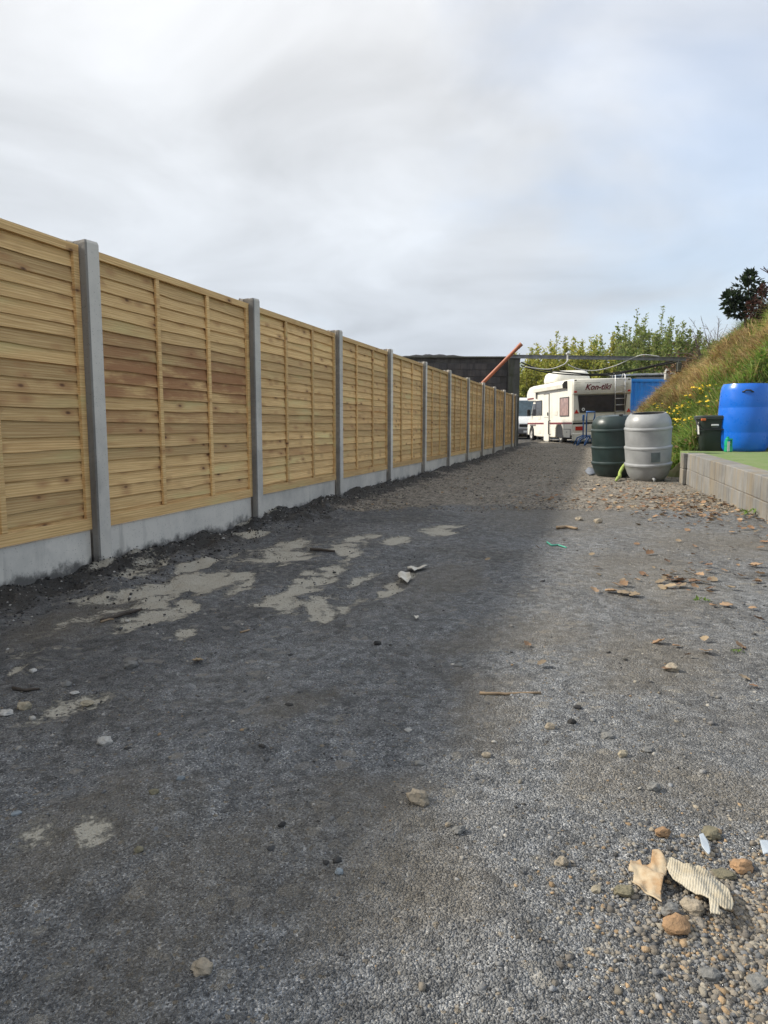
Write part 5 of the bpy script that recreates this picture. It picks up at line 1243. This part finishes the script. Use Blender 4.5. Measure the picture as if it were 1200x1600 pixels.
M['stick'] = plain('dry_stick', (.26, .19, .12), .9, .25, 20, .3); M['dark_stick'] = plain('wet_stick', (.05, .04, .032), .9, .25, 20, .3); M['twine'] = plain('green_twine', (.06, .34, .24), .6)
def stick(pp, rad, mat, label, name='stick', cat='stick'):
    P = []
    for px, py in pp: g = ground_at(px, py); P.append(Vector((g.x, g.y, gz(g.x, g.y) + rad*1.1)))
    Q = []
    for i in range(len(P)-1):
        for k in range(4): Q.append(P[i].lerp(P[i+1], k/4) + Vector((rnd.uniform(-1, 1), rnd.uniform(-1, 1), 0))*rad*.35)
    Q.append(P[-1]); m = MB(); m.tube(Q, [rad*(1.1 - .4*i/len(Q)) for i in range(len(Q))], 7); tag(m.build(name, mat, smooth=True), label, cat)
stick([(750, 1083), (790, 1085), (845, 1084)], .0045, M['stick'], 'long thin dry stick lying on the sunlit yard')
stick([(158, 972), (190, 963), (222, 957)], .007, M['dark_stick'], 'dark bent stick on the ground below the fence')
stick([(20, 1079), (40, 1082), (62, 1079)], .005, M['dark_stick'], 'dark stick above the smooth cream pebble at the left')
stick([(158, 973), (170, 970), (178, 969)], .004, M['stick'], 'pale splinter at the end of the dark bent stick')
stick([(376, 989), (390, 985)], .004, M['stick'], 'pale splinter on the shaded yard by the silt')
stick([(485, 862), (505, 864), (523, 866)], .010, M['dark_stick'], 'dark stick across the silt patch')
stick([(870, 826), (885, 825), (902, 828)], .012, M['stick'], 'short brown stick at the edge of the coarse gravel')
stick([(855, 848), (862, 853), (872, 852), (885, 857)], .006, M['twine'], 'frayed green twine at the shadow edge', 'twine', 'twine')
def seedling(px, py, label, s=.05):
    g = ground_at(px, py); o = empty('seedling', (g.x, g.y, gz(g.x, g.y))); tag(o, label, 'plant'); r = random.Random(int(px)); vs, fs, cs = [], [], []
    for k in range(22): leafquad(vs, fs, cs, Vector((r.gauss(0, s*.5), r.gauss(0, s*.4), .004 + r.random()*s*.4)), rdir(r, .1, .9), Vector((0, 0, 1)), s*r.uniform(.4, .8), s*.13, (lambda k: (.12*k, .20*k, .03*k))(r.uniform(.7, 1.4)))
    me = MB(); me.add(vs, fs); link('leaves', me.mesh('leaves', M['leaf'], colors=cs), o)
seedling(1095, 943, 'tiny green seedling beside fallen leaves on the right', .035); seedling(1119, 775, 'small yellow-green weed at the foot of the retaining wall', .13); seedling(1165, 806, 'low weed under the near part of the retaining wall', .10); seedling(1149, 1024, 'thin grass tuft on the right of the yard', .018)

# ------------------------------------------------------------------ air
def make_haze():
    m = MB(); m.box(-2900, 2900, -450, 2450, -9, 205); mt = bpy.data.materials.new('haze'); mt.use_nodes = True; n_ = mt.node_tree.nodes; n_.clear()
    o_ = n_.new('ShaderNodeOutputMaterial'); v_ = n_.new('ShaderNodeVolumePrincipled'); v_.inputs['Density'].default_value = .00028; v_.inputs['Color'].default_value = (.80, .88, 1.0, 1); v_.inputs['Anisotropy'].default_value = .2
    mt.node_tree.links.new(v_.outputs[0], o_.inputs['Volume']); tag(m.build('haze', mt), kind='stuff')
make_haze()
